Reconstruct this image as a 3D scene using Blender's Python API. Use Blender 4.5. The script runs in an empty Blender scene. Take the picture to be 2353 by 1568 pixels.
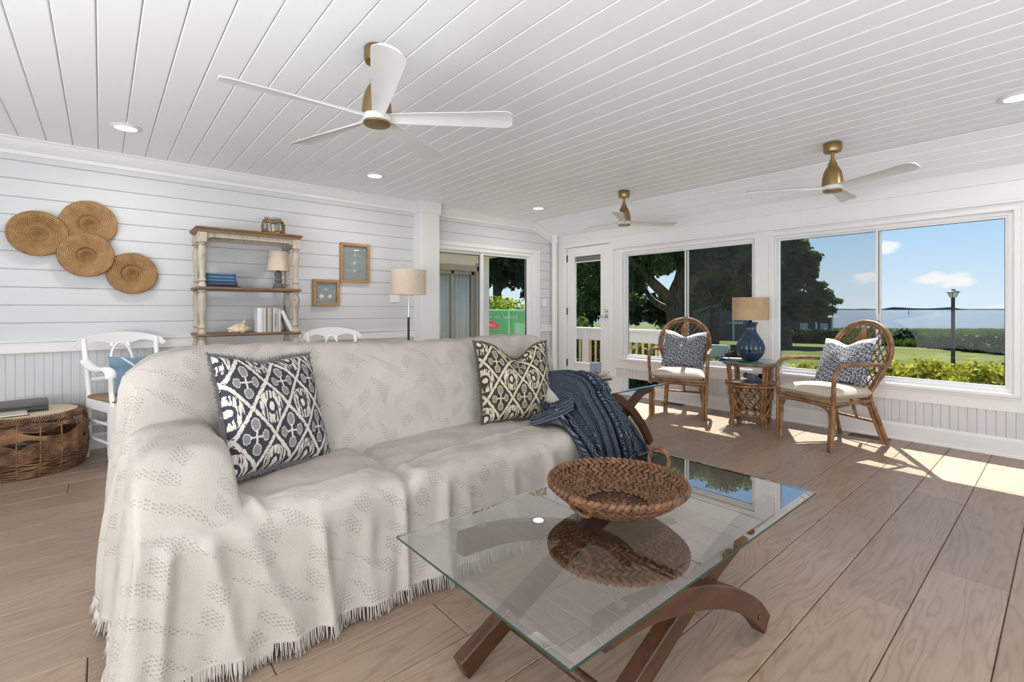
import bpy, math, random
import numpy as np
from mathutils import Vector, Matrix

random.seed(7)
NR = np.random.RandomState(11)
S = bpy.context.scene
COL = S.collection
PI = math.pi

# ------------------------------------------------------------------ camera
EYE = 1.10
YAW = math.atan2(1284, 1101)                 # angle between view axis and the left wall
cam_data = bpy.data.cameras.new('camera')
cam_data.sensor_width = 36.0
cam_data.lens = 36.0 * 1101.0 / 2353.0
cam_data.shift_y = -73.0 / 2353.0
cam_data.clip_start = 0.05
cam_data.clip_end = 6000
cam = bpy.data.objects.new('camera', cam_data)
COL.objects.link(cam)
cam.location = (0, 0, EYE)
cam.rotation_euler = (PI / 2, 0, YAW - PI / 2)
S.camera = cam
S.view_settings.view_transform = 'Standard'
S.view_settings.look = 'None'
S.view_settings.gamma = 1.0
S.view_settings.use_curve_mapping = False
S.view_settings.exposure = 0.0
S.cycles.max_bounces = 8; S.cycles.use_light_tree = False; S.cycles.diffuse_bounces = 5; S.cycles.glossy_bounces = 3; S.cycles.transmission_bounces = 3
S.cycles.transparent_max_bounces = 10; S.cycles.caustics_reflective = False; S.cycles.caustics_refractive = False
S.cycles.use_adaptive_sampling = True; S.cycles.adaptive_threshold = 0.03

# ------------------------------------------------------------------ node expression helper
def lin(c):
    return c / 12.92 if c <= 0.04045 else ((c + 0.055) / 1.055) ** 2.4

def rgb(r, g, b):
    return (lin(r / 255), lin(g / 255), lin(b / 255), 1.0)

class E:
    """a value socket that can be used in arithmetic"""
    def __init__(self, nt, s):
        self.nt, self.s = nt, s
    def _op(self, op, *args):
        n = self.nt.nodes.new('ShaderNodeMath'); n.operation = op
        for k, a in enumerate((self,) + args):
            if isinstance(a, E): self.nt.links.new(a.s, n.inputs[k])
            else: n.inputs[k].default_value = a
        return E(self.nt, n.outputs[0])
    def __add__(self, o): return self._op('ADD', o)
    __radd__ = __add__
    def __sub__(self, o): return self._op('SUBTRACT', o)
    def __rsub__(self, o): return (self * -1.0) + o
    def __mul__(self, o): return self._op('MULTIPLY', o)
    __rmul__ = __mul__
    def __truediv__(self, o): return self._op('DIVIDE', o)
    def abs(self): return self._op('ABSOLUTE')
    def sin(self): return self._op('SINE')
    def fract(self): return self._op('FRACT')
    def floor(self): return self._op('FLOOR')
    def sqrt(self): return self._op('SQRT')
    def pow(self, o): return self._op('POWER', o)
    def max(self, o): return self._op('MAXIMUM', o)
    def min(self, o): return self._op('MINIMUM', o)
    def gt(self, o): return self._op('GREATER_THAN', o)
    def lt(self, o): return self._op('LESS_THAN', o)
    def mod(self, o): return self._op('FLOORED_MODULO', o)
    def step(self, a, b):
        n = self.nt.nodes.new('ShaderNodeMapRange'); n.interpolation_type = 'SMOOTHSTEP'
        self.nt.links.new(self.s, n.inputs[0])
        n.inputs[1].default_value = a; n.inputs[2].default_value = b
        return E(self.nt, n.outputs[0])

class Mat:
    """material builder round one Principled node"""
    def __init__(self, name, color=(.8, .8, .8, 1), rough=.5, metal=0.0, spec=.5):
        self.m = bpy.data.materials.new(name); self.m.use_nodes = True
        self.nt = self.m.node_tree
        self.b = self.nt.nodes['Principled BSDF']
        self.out = self.nt.nodes['Material Output']
        self.b.inputs['Base Color'].default_value = color
        self.b.inputs['Roughness'].default_value = rough
        self.b.inputs['Metallic'].default_value = metal
        self.b.inputs['Specular IOR Level'].default_value = spec
    def node(self, t, **kw):
        n = self.nt.nodes.new(t)
        for k, v in kw.items(): setattr(n, k, v)
        return n
    def link(self, a, b): self.nt.links.new(a.s if isinstance(a, E) else a, b)
    def coord(self, which='Object', scale=(1, 1, 1), loc=(0, 0, 0), rand=0.0):
        tc = self.node('ShaderNodeTexCoord'); mp = self.node('ShaderNodeMapping')
        mp.inputs['Scale'].default_value = scale; mp.inputs['Location'].default_value = loc
        src = tc.outputs[which]
        if rand:
            oi = self.node('ShaderNodeObjectInfo'); va = self.node('ShaderNodeVectorMath', operation='MULTIPLY_ADD')
            self.link(oi.outputs['Random'], va.inputs[0]); va.inputs[1].default_value = (rand, rand * 1.7, rand * .6)
            self.link(src, va.inputs[2]); src = va.outputs[0]
        self.link(src, mp.inputs['Vector'])
        return mp.outputs[0]
    def xyz(self, vec):
        n = self.node('ShaderNodeSeparateXYZ'); self.link(vec, n.inputs[0])
        return E(self.nt, n.outputs[0]), E(self.nt, n.outputs[1]), E(self.nt, n.outputs[2])
    def vec(self, x, y, z=0.0):
        n = self.node('ShaderNodeCombineXYZ')
        for k, a in enumerate((x, y, z)):
            if isinstance(a, E): self.link(a, n.inputs[k])
            else: n.inputs[k].default_value = a
        return n.outputs[0]
    def noise(self, vec, scale=5, detail=3, rough=.55, dist=0.0):
        n = self.node('ShaderNodeTexNoise')
        self.link(vec, n.inputs['Vector'])
        n.inputs['Scale'].default_value = scale; n.inputs['Detail'].default_value = detail
        n.inputs['Roughness'].default_value = rough; n.inputs['Distortion'].default_value = dist
        return E(self.nt, n.outputs[0])
    def voronoi(self, vec, scale=5, feature='F1'):
        n = self.node('ShaderNodeTexVoronoi', feature=feature)
        self.link(vec, n.inputs['Vector']); n.inputs['Scale'].default_value = scale
        return E(self.nt, n.outputs['Distance'])
    def rand(self):
        return E(self.nt, self.node('ShaderNodeObjectInfo').outputs['Random'])
    def mix(self, f, a, b):
        n = self.node('ShaderNodeMix', data_type='RGBA')
        if isinstance(f, E): self.link(f, n.inputs[0])
        else: n.inputs[0].default_value = f
        for k, c in ((6, a), (7, b)):
            if isinstance(c, tuple): n.inputs[k].default_value = c
            else: self.link(c, n.inputs[k])
        return n.outputs[2]
    def ramp(self, f, stops):
        n = self.node('ShaderNodeValToRGB'); self.link(f, n.inputs[0])
        el = n.color_ramp.elements
        while len(el) < len(stops): el.new(0.5)
        for e, (p, c) in zip(el, stops): e.position = p; e.color = c
        return n.outputs[0]
    def color(self, c): self.link(c, self.b.inputs['Base Color']); return self
    def rough(self, v): self.link(v, self.b.inputs['Roughness']); return self
    def bump(self, h, strength=.5, dist=.005):
        n = self.node('ShaderNodeBump'); n.inputs['Strength'].default_value = strength
        n.inputs['Distance'].default_value = dist
        self.link(h, n.inputs['Height']); self.link(n.outputs[0], self.b.inputs['Normal'])
        return self

# ------------------------------------------------------------------ world, sun and fill lights
SUN_DIR = Vector((0.62, 0.31, 1.0)).normalized()      # towards the sun
w = bpy.data.worlds.new('world'); S.world = w; w.use_nodes = True
wt = w.node_tree; wt.nodes.clear()
def _wn(t): return wt.nodes.new(t)
bg = _wn('ShaderNodeBackground'); wo = _wn('ShaderNodeOutputWorld')
tc = _wn('ShaderNodeTexCoord'); sp = _wn('ShaderNodeSeparateXYZ')
wt.links.new(tc.outputs['Generated'], sp.inputs[0])
rp = _wn('ShaderNodeValToRGB')
wt.links.new(sp.outputs[2], rp.inputs[0])
el = rp.color_ramp.elements
el[0].position = 0.0; el[0].color = rgb(226, 240, 250)
el[1].position = 1.0; el[1].color = rgb(88, 150, 225)
for p_, c_ in ((.06, rgb(205, 230, 250)), (.14, rgb(176, 216, 250)), (.28, rgb(140, 196, 246))):
    e_ = el.new(p_); e_.color = c_
# small fair-weather clouds, spread over the whole sky
mp_ = _wn('ShaderNodeMapping'); mp_.inputs['Scale'].default_value = (1, 1, 2.2)
wt.links.new(tc.outputs['Generated'], mp_.inputs[0])
nz = _wn('ShaderNodeTexNoise'); nz.inputs['Scale'].default_value = 48; nz.inputs['Detail'].default_value = 6
wt.links.new(mp_.outputs[0], nz.inputs['Vector'])
def cloud(az_u, v, size):
    r_ = (az_u - 1176.5) / 1101.0
    d_ = Vector((math.cos(YAW) + math.sin(YAW) * r_, math.sin(YAW) - math.cos(YAW) * r_, (711.0 - v) / 1101.0)).normalized()
    d_.z *= 2.2
    n = _wn('ShaderNodeVectorMath'); n.operation = 'DISTANCE'
    wt.links.new(mp_.outputs[0], n.inputs[0]); n.inputs[1].default_value = d_
    a = _wn('ShaderNodeMath'); a.operation = 'MULTIPLY_ADD'
    wt.links.new(nz.outputs[0], a.inputs[0]); a.inputs[1].default_value = size * 1.6
    wt.links.new(n.outputs[1], a.inputs[2])
    m = _wn('ShaderNodeMapRange'); wt.links.new(a.outputs[0], m.inputs[0])
    m.inputs[1].default_value = size * 1.85; m.inputs[2].default_value = size * 1.35
    return m.outputs[0]
cl = None
CLOUDS = [(2040, 568, .022), (1990, 638, .022), (2150, 640, .024), (2195, 644, .027), (2900, 600, .04), (1100, 500, .04), (-300, 540, .05)]
for q in CLOUDS:
    c_ = cloud(*q)
    if cl is None: cl = c_
    else:
        n = _wn('ShaderNodeMath'); n.operation = 'MAXIMUM'
        wt.links.new(cl, n.inputs[0]); wt.links.new(c_, n.inputs[1]); cl = n.outputs[0]
mx = _wn('ShaderNodeMix'); mx.data_type = 'RGBA'
wt.links.new(cl, mx.inputs[0]); wt.links.new(rp.outputs[0], mx.inputs[6]); mx.inputs[7].default_value = (.95, .96, .97, 1)
wt.links.new(mx.outputs[2], bg.inputs['Color'])
bg.inputs['Strength'].default_value = 1.0
wt.links.new(bg.outputs[0], wo.inputs[0])

sun = bpy.data.lights.new('sun', 'SUN'); sun.energy = 18.0; sun.angle = 0.009; sun.color = (1.0, .95, .87)
so = bpy.data.objects.new('sun', sun); COL.objects.link(so)
so.rotation_euler = SUN_DIR.to_track_quat('Z', 'Y').to_euler()
so.location = (12, 8, 12)

def area(name, loc, aim, sx, sy, watts, color=(1, 1, 1)):
    l = bpy.data.lights.new(name, 'AREA'); l.shape = 'RECTANGLE'; l.size = sx; l.size_y = sy
    l.energy = watts; l.color = color
    o = bpy.data.objects.new(name, l); COL.objects.link(o); o.location = loc
    o.rotation_euler = (Vector(loc) - Vector(aim)).to_track_quat('Z', 'Y').to_euler()
    return o
# added soft fill lamps behind and beside the photographer, brightening walls and ceiling
area('fill_back', (-2.05, .9, 1.0), (-.3, 1.2, 2.45), 4.2, 1.7, 206, (.95, .975, 1))
area('fill_side', (.9, -2.05, 1.0), (.9, -.3, 2.5), 4.6, 1.7, 116, (.95, .975, 1))
# ------------------------------------------------------------------ mesh helpers
class MB:
    def __init__(self):
        self.v = []; self.f = []; self.uv = {}
    def add(self, vs, fs):
        o = len(self.v); self.v.extend([tuple(p) for p in vs]); self.f.extend([tuple(i + o for i in q) for q in fs]); return self
    def box(self, x0, x1, y0, y1, z0, z1):
        return self.add([(x0, y0, z0), (x1, y0, z0), (x1, y1, z0), (x0, y1, z0), (x0, y0, z1), (x1, y0, z1), (x1, y1, z1), (x0, y1, z1)],
                        [(0, 3, 2, 1), (4, 5, 6, 7), (0, 1, 5, 4), (1, 2, 6, 5), (2, 3, 7, 6), (3, 0, 4, 7)])
    def rbox(self, x0, x1, y0, y1, z0, z1, r=.01, axis='z'):
        """box with chamfered edges all round"""
        r = min(r, (x1 - x0) / 2.01, (y1 - y0) / 2.01, (z1 - z0) / 2.01)
        vs = []; fs = []
        def ring(i, z):
            return [(x0 + i + r, y0 + i, z), (x1 - i - r, y0 + i, z), (x1 - i, y0 + i + r, z), (x1 - i, y1 - i - r, z),
                    (x1 - i - r, y1 - i, z), (x0 + i + r, y1 - i, z), (x0 + i, y1 - i - r, z), (x0 + i, y0 + i + r, z)]
        rs = [ring(r * .9, z0), ring(0, z0 + r), ring(0, z1 - r), ring(r * .9, z1)]
        for q in rs: vs += q
        fs.append(tuple(reversed(range(8)))); fs.append(tuple(range(24, 32)))
        for k in range(3):
            for i in range(8):
                j = (i + 1) % 8
                fs.append((k * 8 + i, k * 8 + j, k * 8 + 8 + j, k * 8 + 8 + i))
        return self.add(vs, fs)
    def tube(self, path, r, seg=8, closed=False, flat=None):
        P = [Vector(p) for p in path]; n = len(P)
        R = r if isinstance(r, (list, tuple)) else [r] * n
        T = []
        for i in range(n):
            a = P[(i - 1) % n] if (closed or i > 0) else P[i]
            b = P[(i + 1) % n] if (closed or i < n - 1) else P[i]
            t = (b - a); T.append(t.normalized() if t.length > 1e-9 else Vector((0, 0, 1)))
        up = Vector((0, 0, 1)) if abs(T[0].z) < .9 else Vector((1, 0, 0))
        N = (up - T[0] * up.dot(T[0])).normalized()
        vs = []; fs = []
        for i in range(n):
            N = (N - T[i] * N.dot(T[i]))
            N = N.normalized() if N.length > 1e-6 else T[i].orthogonal().normalized()
            B = T[i].cross(N)
            for k in range(seg):
                a = 2 * PI * k / seg
                x, y = math.cos(a) * R[i], math.sin(a) * R[i]
                if flat: x *= flat[0]; y *= flat[1]
                vs.append(P[i] + N * x + B * y)
        m = n if closed else n - 1
        for i in range(m):
            for k in range(seg):
                a = i * seg + k; b = i * seg + (k + 1) % seg
                c = ((i + 1) % n) * seg + (k + 1) % seg; d = ((i + 1) % n) * seg + k
                fs.append((a, b, c, d))
        if not closed:
            fs.append(tuple(reversed(range(seg)))); fs.append(tuple(range((n - 1) * seg, n * seg)))
        return self.add(vs, fs)
    def lathe(self, prof, seg=24, at=(0, 0, 0), cap=True, ribs=0, ribamp=0.0):
        vs = []; fs = []; n = len(prof)
        for r, z in prof:
            for k in range(seg):
                a = 2 * PI * k / seg
                rr = r * (1 - ribamp * (1 - abs(math.cos(a * ribs / 2)))) if ribs else r
                vs.append((at[0] + rr * math.cos(a), at[1] + rr * math.sin(a), at[2] + z))
        for i in range(n - 1):
            for k in range(seg):
                j = (k + 1) % seg
                fs.append((i * seg + k, i * seg + j, (i + 1) * seg + j, (i + 1) * seg + k))
        if cap:
            fs.append(tuple(reversed(range(seg)))); fs.append(tuple(range((n - 1) * seg, n * seg)))
        return self.add(vs, fs)
    def prism(self, poly, t0, t1, axis='y'):
        """polygon (a, b) extruded along an axis: y -> (a,t,b), x -> (t,a,b), z -> (a,b,t)"""
        def mk(a, b, t): return {'y': (a, t, b), 'x': (t, a, b), 'z': (a, b, t)}[axis]
        n = len(poly)
        vs = [mk(a, b, t0) for a, b in poly] + [mk(a, b, t1) for a, b in poly]
        fs = [tuple(range(n)), tuple(reversed(range(n, 2 * n)))]
        for i in range(n):
            j = (i + 1) % n
            fs.append((i, i + n, j + n, j))
        return self.add(vs, fs)
    def grid(self, P, closed_u=False):
        """P: array (n, m, 3)"""
        n, m = P.shape[:2]
        vs = P.reshape(-1, 3).tolist(); fs = []
        for i in range(n if closed_u else n - 1):
            for j in range(m - 1):
                i2 = (i + 1) % n
                fs.append((i * m + j, i2 * m + j, i2 * m + j + 1, i * m + j + 1))
        return self.add(vs, fs)
    def build(self, name, mat, parent=None, smooth=None, uv=None, bevel=0.0, fixn=True):
        me = bpy.data.meshes.new(name)
        me.from_pydata(self.v, [], self.f)
        if uv is not None:
            lay = me.uv_layers.new(name='UVMap')
            li = np.empty(len(me.loops), dtype=np.int32); me.loops.foreach_get('vertex_index', li)
            lay.data.foreach_set('uv', np.asarray(uv, dtype=np.float32)[li].ravel())
        if fixn and len(self.f) < 60000:
            import bmesh
            bm = bmesh.new(); bm.from_mesh(me); bmesh.ops.recalc_face_normals(bm, faces=bm.faces); bm.to_mesh(me); bm.free()
        me.materials.append(mat.m if isinstance(mat, Mat) else mat)
        if smooth is not None:
            me.polygons.foreach_set('use_smooth', [True] * len(me.polygons))
            if smooth < 180: me.set_sharp_from_angle(angle=math.radians(smooth))
        me.update()
        o = bpy.data.objects.new(name, me); COL.objects.link(o)
        if parent is not None: o.parent = parent
        if bevel:
            b = o.modifiers.new('bevel', 'BEVEL'); b.width = bevel; b.segments = 2; b.limit_method = 'ANGLE'
        return o

def tag(o, label=None, cat=None, group=None, kind=None):
    if label: o['label'] = label
    if cat: o['category'] = cat
    if group: o['group'] = group
    if kind: o['kind'] = kind
    return o

def thing(name, label, cat, loc=(0, 0, 0), rz=0.0, group=None):
    o = bpy.data.objects.new(name, None); COL.objects.link(o)
    o.location = loc; o.rotation_euler = (0, 0, rz); o.empty_display_size = .1
    return tag(o, label, cat, group)

def copy_tree(o, parent=None):
    c = o.copy(); COL.objects.link(c); c.parent = parent
    for ch in list(o.children): copy_tree(ch, c)
    return c

def arc(cx, cy, r, a0, a1, n):
    return [(cx + r * math.cos(math.radians(a0 + (a1 - a0) * i / n)), cy + r * math.sin(math.radians(a0 + (a1 - a0) * i / n))) for i in range(n + 1)]

def spline(pts, n=8):
    """Catmull-Rom through points"""
    P = [Vector(p) for p in pts]; out = []
    for i in range(len(P) - 1):
        p0 = P[max(i - 1, 0)]; p1 = P[i]; p2 = P[i + 1]; p3 = P[min(i + 2, len(P) - 1)]
        for k in range(n):
            t = k / n
            out.append(.5 * ((2 * p1) + (p2 - p0) * t + (2 * p0 - 5 * p1 + 4 * p2 - p3) * t * t + (3 * p1 - p0 - 3 * p2 + p3) * t ** 3))
    out.append(P[-1]); return out

def text(body, size, mat, parent, loc, rot, extrude=.001, name='lettering', shear=0.0, space=1.0):
    cu = bpy.data.curves.new(name, 'FONT'); cu.body = body; cu.size = size; cu.extrude = extrude
    cu.shear = shear; cu.space_character = space
    cu.materials.append(mat.m)
    o = bpy.data.objects.new(name, cu); COL.objects.link(o); o.parent = parent
    o.location = loc; o.rotation_euler = rot
    bpy.context.view_layer.update()
    me = bpy.data.meshes.new_from_object(o.evaluated_get(bpy.context.evaluated_depsgraph_get())); me.name = name
    m_ = bpy.data.objects.new(name, me); COL.objects.link(m_); m_.parent = parent; m_.location = loc; m_.rotation_euler = rot
    bpy.data.objects.remove(o); bpy.data.curves.remove(cu)
    return m_

# ------------------------------------------------------------------ shared materials
def plain(name, c, rough=.5, metal=0.0, spec=.5, bump=0.0, scale=60):
    m = Mat(name, c, rough, metal, spec)
    if bump:
        m.bump(m.noise(m.coord(), scale, 3), bump, .003)
    return m

def wood(name, c1, c2, rough=.42, scale=(2, 26, 26), contrast=1.0, bump=.15):
    m = Mat(name, c1, rough)
    v = m.coord('Object', scale)
    n = m.noise(v, 1.6, 5, .6, .6)
    m.color(m.ramp(n, [(.28, c2), (.72, c1)])).bump(n, bump, .002)
    return m

WHITE = plain('white_paint', rgb(226, 226, 224), .45, spec=.35)
WALLW = plain('shiplap_paint', rgb(209, 210, 212), .5, spec=.3, bump=.05, scale=35)
CEILW = plain('ceiling_paint', rgb(242, 244, 247), .5, spec=.25)
TRIM = plain('trim_paint', rgb(230, 230, 229), .38, spec=.4)
GAP = plain('groove_paint', rgb(196, 196, 195), .8)
BRASS = Mat('brushed_brass', rgb(158, 134, 92), .36, 1.0)
BRASS.bump(BRASS.noise(BRASS.coord('Object', (1, 1, 40)), 12, 2), .06, .001)
CHROME = plain('chrome', rgb(200, 200, 200), .18, 1.0)
BLACK = plain('black_metal', rgb(28, 28, 30), .35)
DARKFRAME = plain('dark_frame', rgb(40, 42, 44), .5)

def glass(name, tint, base=.04, k=1.0, rough=.0):
    m = Mat(name); nt = m.nt
    nt.nodes.remove(m.b)
    lw = m.node('ShaderNodeLayerWeight'); lw.inputs[0].default_value = .5
    f = ((E(nt, lw.outputs['Facing']).pow(5.0) * .96 + .04) * k + base).min(1.0)
    tr = m.node('ShaderNodeBsdfTransparent'); tr.inputs[0].default_value = tint
    gl = m.node('ShaderNodeBsdfGlossy'); gl.inputs['Roughness'].default_value = rough
    mx = m.node('ShaderNodeMixShader')
    m.link(f, mx.inputs[0]); m.link(tr.outputs[0], mx.inputs[1]); m.link(gl.outputs[0], mx.inputs[2])
    m.link(mx.outputs[0], m.out.inputs[0])
    return m
PANE = glass('window_glass', (.985, .99, .99, 1), .0, .12)
PICGLASS = glass('picture_glass', (.96, .97, .97, 1), .0, .3)
TABLEGLASS = glass('table_glass', (.93, .96, .945, 1), .45, 1.2)
JARGLASS = glass('jar_glass', (.93, .96, .95, 1), .02, 1.0)
EDGE = Mat('glass_edge_green', rgb(28, 62, 52), .1)
SCREEN = Mat('insect_screen'); SCREEN.nt.nodes.remove(SCREEN.b)
_t = SCREEN.node('ShaderNodeBsdfTransparent'); _d = SCREEN.node('ShaderNodeBsdfDiffuse'); _d.inputs[0].default_value = rgb(96, 98, 100)
_m = SCREEN.node('ShaderNodeMixShader'); _m.inputs[0].default_value = .12
SCREEN.link(_t.outputs[0], _m.inputs[1]); SCREEN.link(_d.outputs[0], _m.inputs[2]); SCREEN.link(_m.outputs[0], SCREEN.out.inputs[0])
def emit(name, c, s):
    m = Mat(name, c); m.b.inputs['Emission Color'].default_value = c; m.b.inputs['Emission Strength'].default_value = s; return m
LAMPON = emit('lamp_lens', (1, .93, .82, 1), 5.0)
# ------------------------------------------------------------------ the room
YL, XW = 5.02, 5.14          # left wall plane, window wall plane
XB, YB = -2.2, -2.2          # walls behind the photographer
CZ, CLOW, XBRK = 2.35, 2.17, 4.69

def struct(o): return tag(o, kind='structure')

# floor: sub-floor with planks laid along the left wall
FLOORM = Mat('oak_plank_floor', rgb(150, 124, 103), .34, spec=.45)
_v = FLOORM.coord('Object', (1, 1, 1), rand=9.0)
_x, _y, _z = FLOORM.xyz(_v)
_n1 = FLOORM.noise(FLOORM.vec(_x * .75, _y * 5.2), 1.0, 3, .45, .35)
_ring = ((_n1 * 130.0).sin() * .5 + .5).pow(4.0)
_fine = FLOORM.noise(FLOORM.vec(_x * 3.0, _y * 90.0), 1.0, 3, .6)
_big = FLOORM.noise(FLOORM.vec(_x * 1.2, _y * 4.0), 1.0, 3, .6)
_g = _ring * .20 + _fine * .40 + _big * .40
_base = FLOORM.ramp(_g, [(.25, rgb(156, 137, 121)), (.52, rgb(142, 122, 105)), (.85, rgb(114, 94, 77))])
_tone = FLOORM.ramp(FLOORM.rand(), [(0, (.90, .88, .86, 1)), (.5, (.98, .97, .96, 1)), (1, (1.06, 1.05, 1.04, 1))])
_mm = FLOORM.node('ShaderNodeMix', data_type='RGBA', blend_type='MULTIPLY'); _mm.inputs[0].default_value = 1.0
FLOORM.link(_base, _mm.inputs[6]); FLOORM.link(_tone, _mm.inputs[7])
FLOORM.color(_mm.outputs[2]).bump(_ring * -.7 + _fine * .3, .25, .0012)
SUB = plain('subfloor_shadow_gap', rgb(58, 44, 34), .9)
floor = struct(MB().box(XB, XW, YB, YL, -.06, -.007).build('floor', SUB))
PW, PLN = .234, 1.475
known = {1: 2.22, 0: 2.67, 2: 2.53, 3: 3.10}
plank_mesh = {}
def plank(x0, x1, y0, y1):
    L, W = round(x1 - x0, 3), round(y1 - y0, 3)
    if (L, W) not in plank_mesh:
        g = .0012; b = .003; mb = MB()
        a, c = L / 2 - g, W / 2 - g
        mb.add([(-a, -c, -.012), (a, -c, -.012), (a, c, -.012), (-a, c, -.012), (-a, -c, -b), (a, -c, -b), (a, c, -b), (-a, c, -b),
                (-a + b, -c + b, 0), (a - b, -c + b, 0), (a - b, c - b, 0), (-a + b, c - b, 0)],
               [(0, 1, 5, 4), (1, 2, 6, 5), (2, 3, 7, 6), (3, 0, 4, 7), (4, 5, 9, 8), (5, 6, 10, 9), (6, 7, 11, 10), (7, 4, 8, 11), (8, 9, 10, 11)])
        o = mb.build('plank', FLOORM, floor); plank_mesh[(L, W)] = o.data
    else:
        o = bpy.data.objects.new('plank', plank_mesh[(L, W)]); COL.objects.link(o); o.parent = floor
    o.location = ((x0 + x1) / 2, (y0 + y1) / 2, 0)
row = -6
while True:
    y0 = .154 + PW * row; y1 = min(y0 + PW, YL)
    if y0 >= YL - .01: break
    off = known.get(row, random.Random(row * 7 + 3).uniform(0, PLN))
    x = off - PLN * math.ceil((off - XB) / PLN)
    while x < XW - .01:
        a, b = max(x, XB), min(x + PLN, XW)
        if b - a > .03 and y0 > YB - .2 and (b > -1.6): plank(a, b, max(y0, YB), y1)
        x += PLN
    row += 1

# ceiling: boards running parallel to the window wall, last bay sloping down to it
ceiling = struct(MB().box(XB, XBRK, YB, YL, CZ + .012, CZ + .05)
                 .add([(XBRK, YB, CZ + .012), (XW + .1, YB, CLOW - .026), (XW + .1, YL, CLOW - .026), (XBRK, YL, CZ + .012),
                       (XBRK, YB, CZ + .05), (XW + .1, YB, CLOW + .05), (XW + .1, YL, CLOW + .05), (XBRK, YL, CZ + .05)],
                      [(0, 3, 2, 1), (4, 5, 6, 7), (0, 1, 5, 4), (1, 2, 6, 5), (2, 3, 7, 6), (3, 0, 4, 7)]).build('ceiling', GAP))
BW = .1459
def board_profile(w, g=.0014, b=.0045, t=.014):
    a = w / 2 - g
    return [(-a, t), (-a, b), (-a + b, 0), (a - b, 0), (a, b), (a, t)]
cb = MB().prism(board_profile(BW), -(YL - YB) / 2, (YL - YB) / 2, 'y').build('ceiling_board', CEILW, ceiling)
cb.location = (-2.0, (YL + YB) / 2, CZ)
first = True
k = 0
while True:
    x = -.016 - 14.5 * BW + k * BW; k += 1
    if x + BW / 2 > XBRK + .02: break
    if first: o = cb; first = False
    else: o = cb.copy(); COL.objects.link(o)
    o.location = (x, (YL + YB) / 2, CZ)
ang = math.atan2(CZ - CLOW, XW - XBRK)
for k in range(4):
    o = cb.copy(); COL.objects.link(o)
    s = (k + .5) * BW * .83
    o.scale = (.83, 1, 1)
    o.location = (XBRK + s * math.cos(ang), (YL + YB) / 2, CZ - s * math.sin(ang)); o.rotation_euler = (0, ang, 0)

# left wall ------------------------------------------------------------
SLX0, SLX1, SLZ = 3.03, 4.70, 1.90          # opening of the glass slider
wl = MB()
wl.box(XB, SLX0, YL + .012, YL + .14, 0, CZ + .05)
wl.box(SLX0, SLX1, YL + .012, YL + .14, SLZ, CZ + .05)
wl.box(SLX1, XW + .14, YL + .012, YL + .14, 0, CZ + .05)
wall_left = struct(wl.build('wall_left', GAP))
def hboard(x0, x1, z0, z1, name='shiplap_board'):
    g = .0013; b = .004
    p = [(0, z0 + g), (-.010, z0 + g), (-.014, z0 + g + b), (-.014, z1 - g - b), (-.010, z1 - g), (0, z1 - g)]
    MB().prism([(YL + .014 + a, z) for a, z in p], x0, x1, 'x').build(name, WALLW, wall_left)
SEAM = [.865 + .1325 * i for i in range(12)]
for i in range(11):
    z0, z1 = SEAM[i], min(SEAM[i + 1], CZ)
    hboard(XB, 2.785, z0, z1)
    if z0 > 1.88: hboard(3.02, XW, z0, z1)
    else: hboard(4.83, XW - .06, z0, z1)
# wainscot beads
bead = None
def vbead_left(x):
    global bead
    if bead is None:
        w = .0502; g = .0001
        bead = MB().prism([(-w / 2 + g, 0.014), (-w / 2 + g, .0035), (-w / 2 + g + .003, 0), (w / 2 - g - .003, 0), (w / 2 - g, .0035), (w / 2 - g, .014)], .10, .80, 'z') \
            .build('beadboard_strip', WALLW, wall_left)
        o = bead
    else:
        o = bead.copy(); COL.objects.link(o)
    o.location = (x, YL, 0)
x = -1.003
while x < 2.78:
    vbead_left(x); x += .0502
x = 4.86
while x < XW - .03:
    vbead_left(x); x += .0502
tr = struct(MB().prism([(YL + .014, .774), (YL - .016, .774), (YL - .020, .780), (YL - .020, .852), (YL - .030, .858), (YL - .030, .868), (YL + .014, .872)], XB, 2.785, 'x').build('trim_1', TRIM))
struct(MB().prism([(YL + .014, .774), (YL - .016, .774), (YL - .020, .780), (YL - .020, .852), (YL - .030, .858), (YL - .030, .868), (YL + .014, .872)], 4.83, XW - .06, 'x').build('trim_2', TRIM))
struct(MB().prism([(YL + .014, 0), (YL - .018, 0), (YL - .018, .10), (YL - .010, .118), (YL + .014, .12)], XB, 2.785, 'x').build('baseboard_left', TRIM))
crown = [(YL + .01, 2.235), (YL - .012, 2.235), (YL - .014, 2.262), (YL - .028, 2.270), (YL - .060, 2.315), (YL - .064, 2.332), (YL - .074, 2.336), (YL - .074, 2.352), (YL + .01, 2.352)]
struct(MB().prism(crown, XB, 2.785, 'x').build('trim_3', TRIM, smooth=30))
struct(MB().prism(crown, 3.02, XBRK + .01, 'x').build('trim_4', TRIM, smooth=30))
# crown following the slope
mbc = MB(); n = len(crown)
vs = [(XBRK, a, b) for a, b in crown] + [(XW, a, b - (CZ - CLOW)) for a, b in crown]
mbc.add(vs, [tuple(range(n)), tuple(reversed(range(n, 2 * n)))] + [(i, i + n, (i + 1) % n + n, (i + 1) % n) for i in range(n)])
struct(mbc.build('trim_5', TRIM, smooth=30))
# boxed column
colm = thing('column', 'white boxed column with square capital on the left wall', 'column'); colm['kind'] = 'structure'
MB().rbox(2.785, 3.03, 4.845, YL + .01, 0, CZ, .004).build('shaft', TRIM, colm)
MB().rbox(2.770, 3.045, 4.828, YL + .01, 2.215, CZ, .004).build('capital', TRIM, colm)
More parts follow.
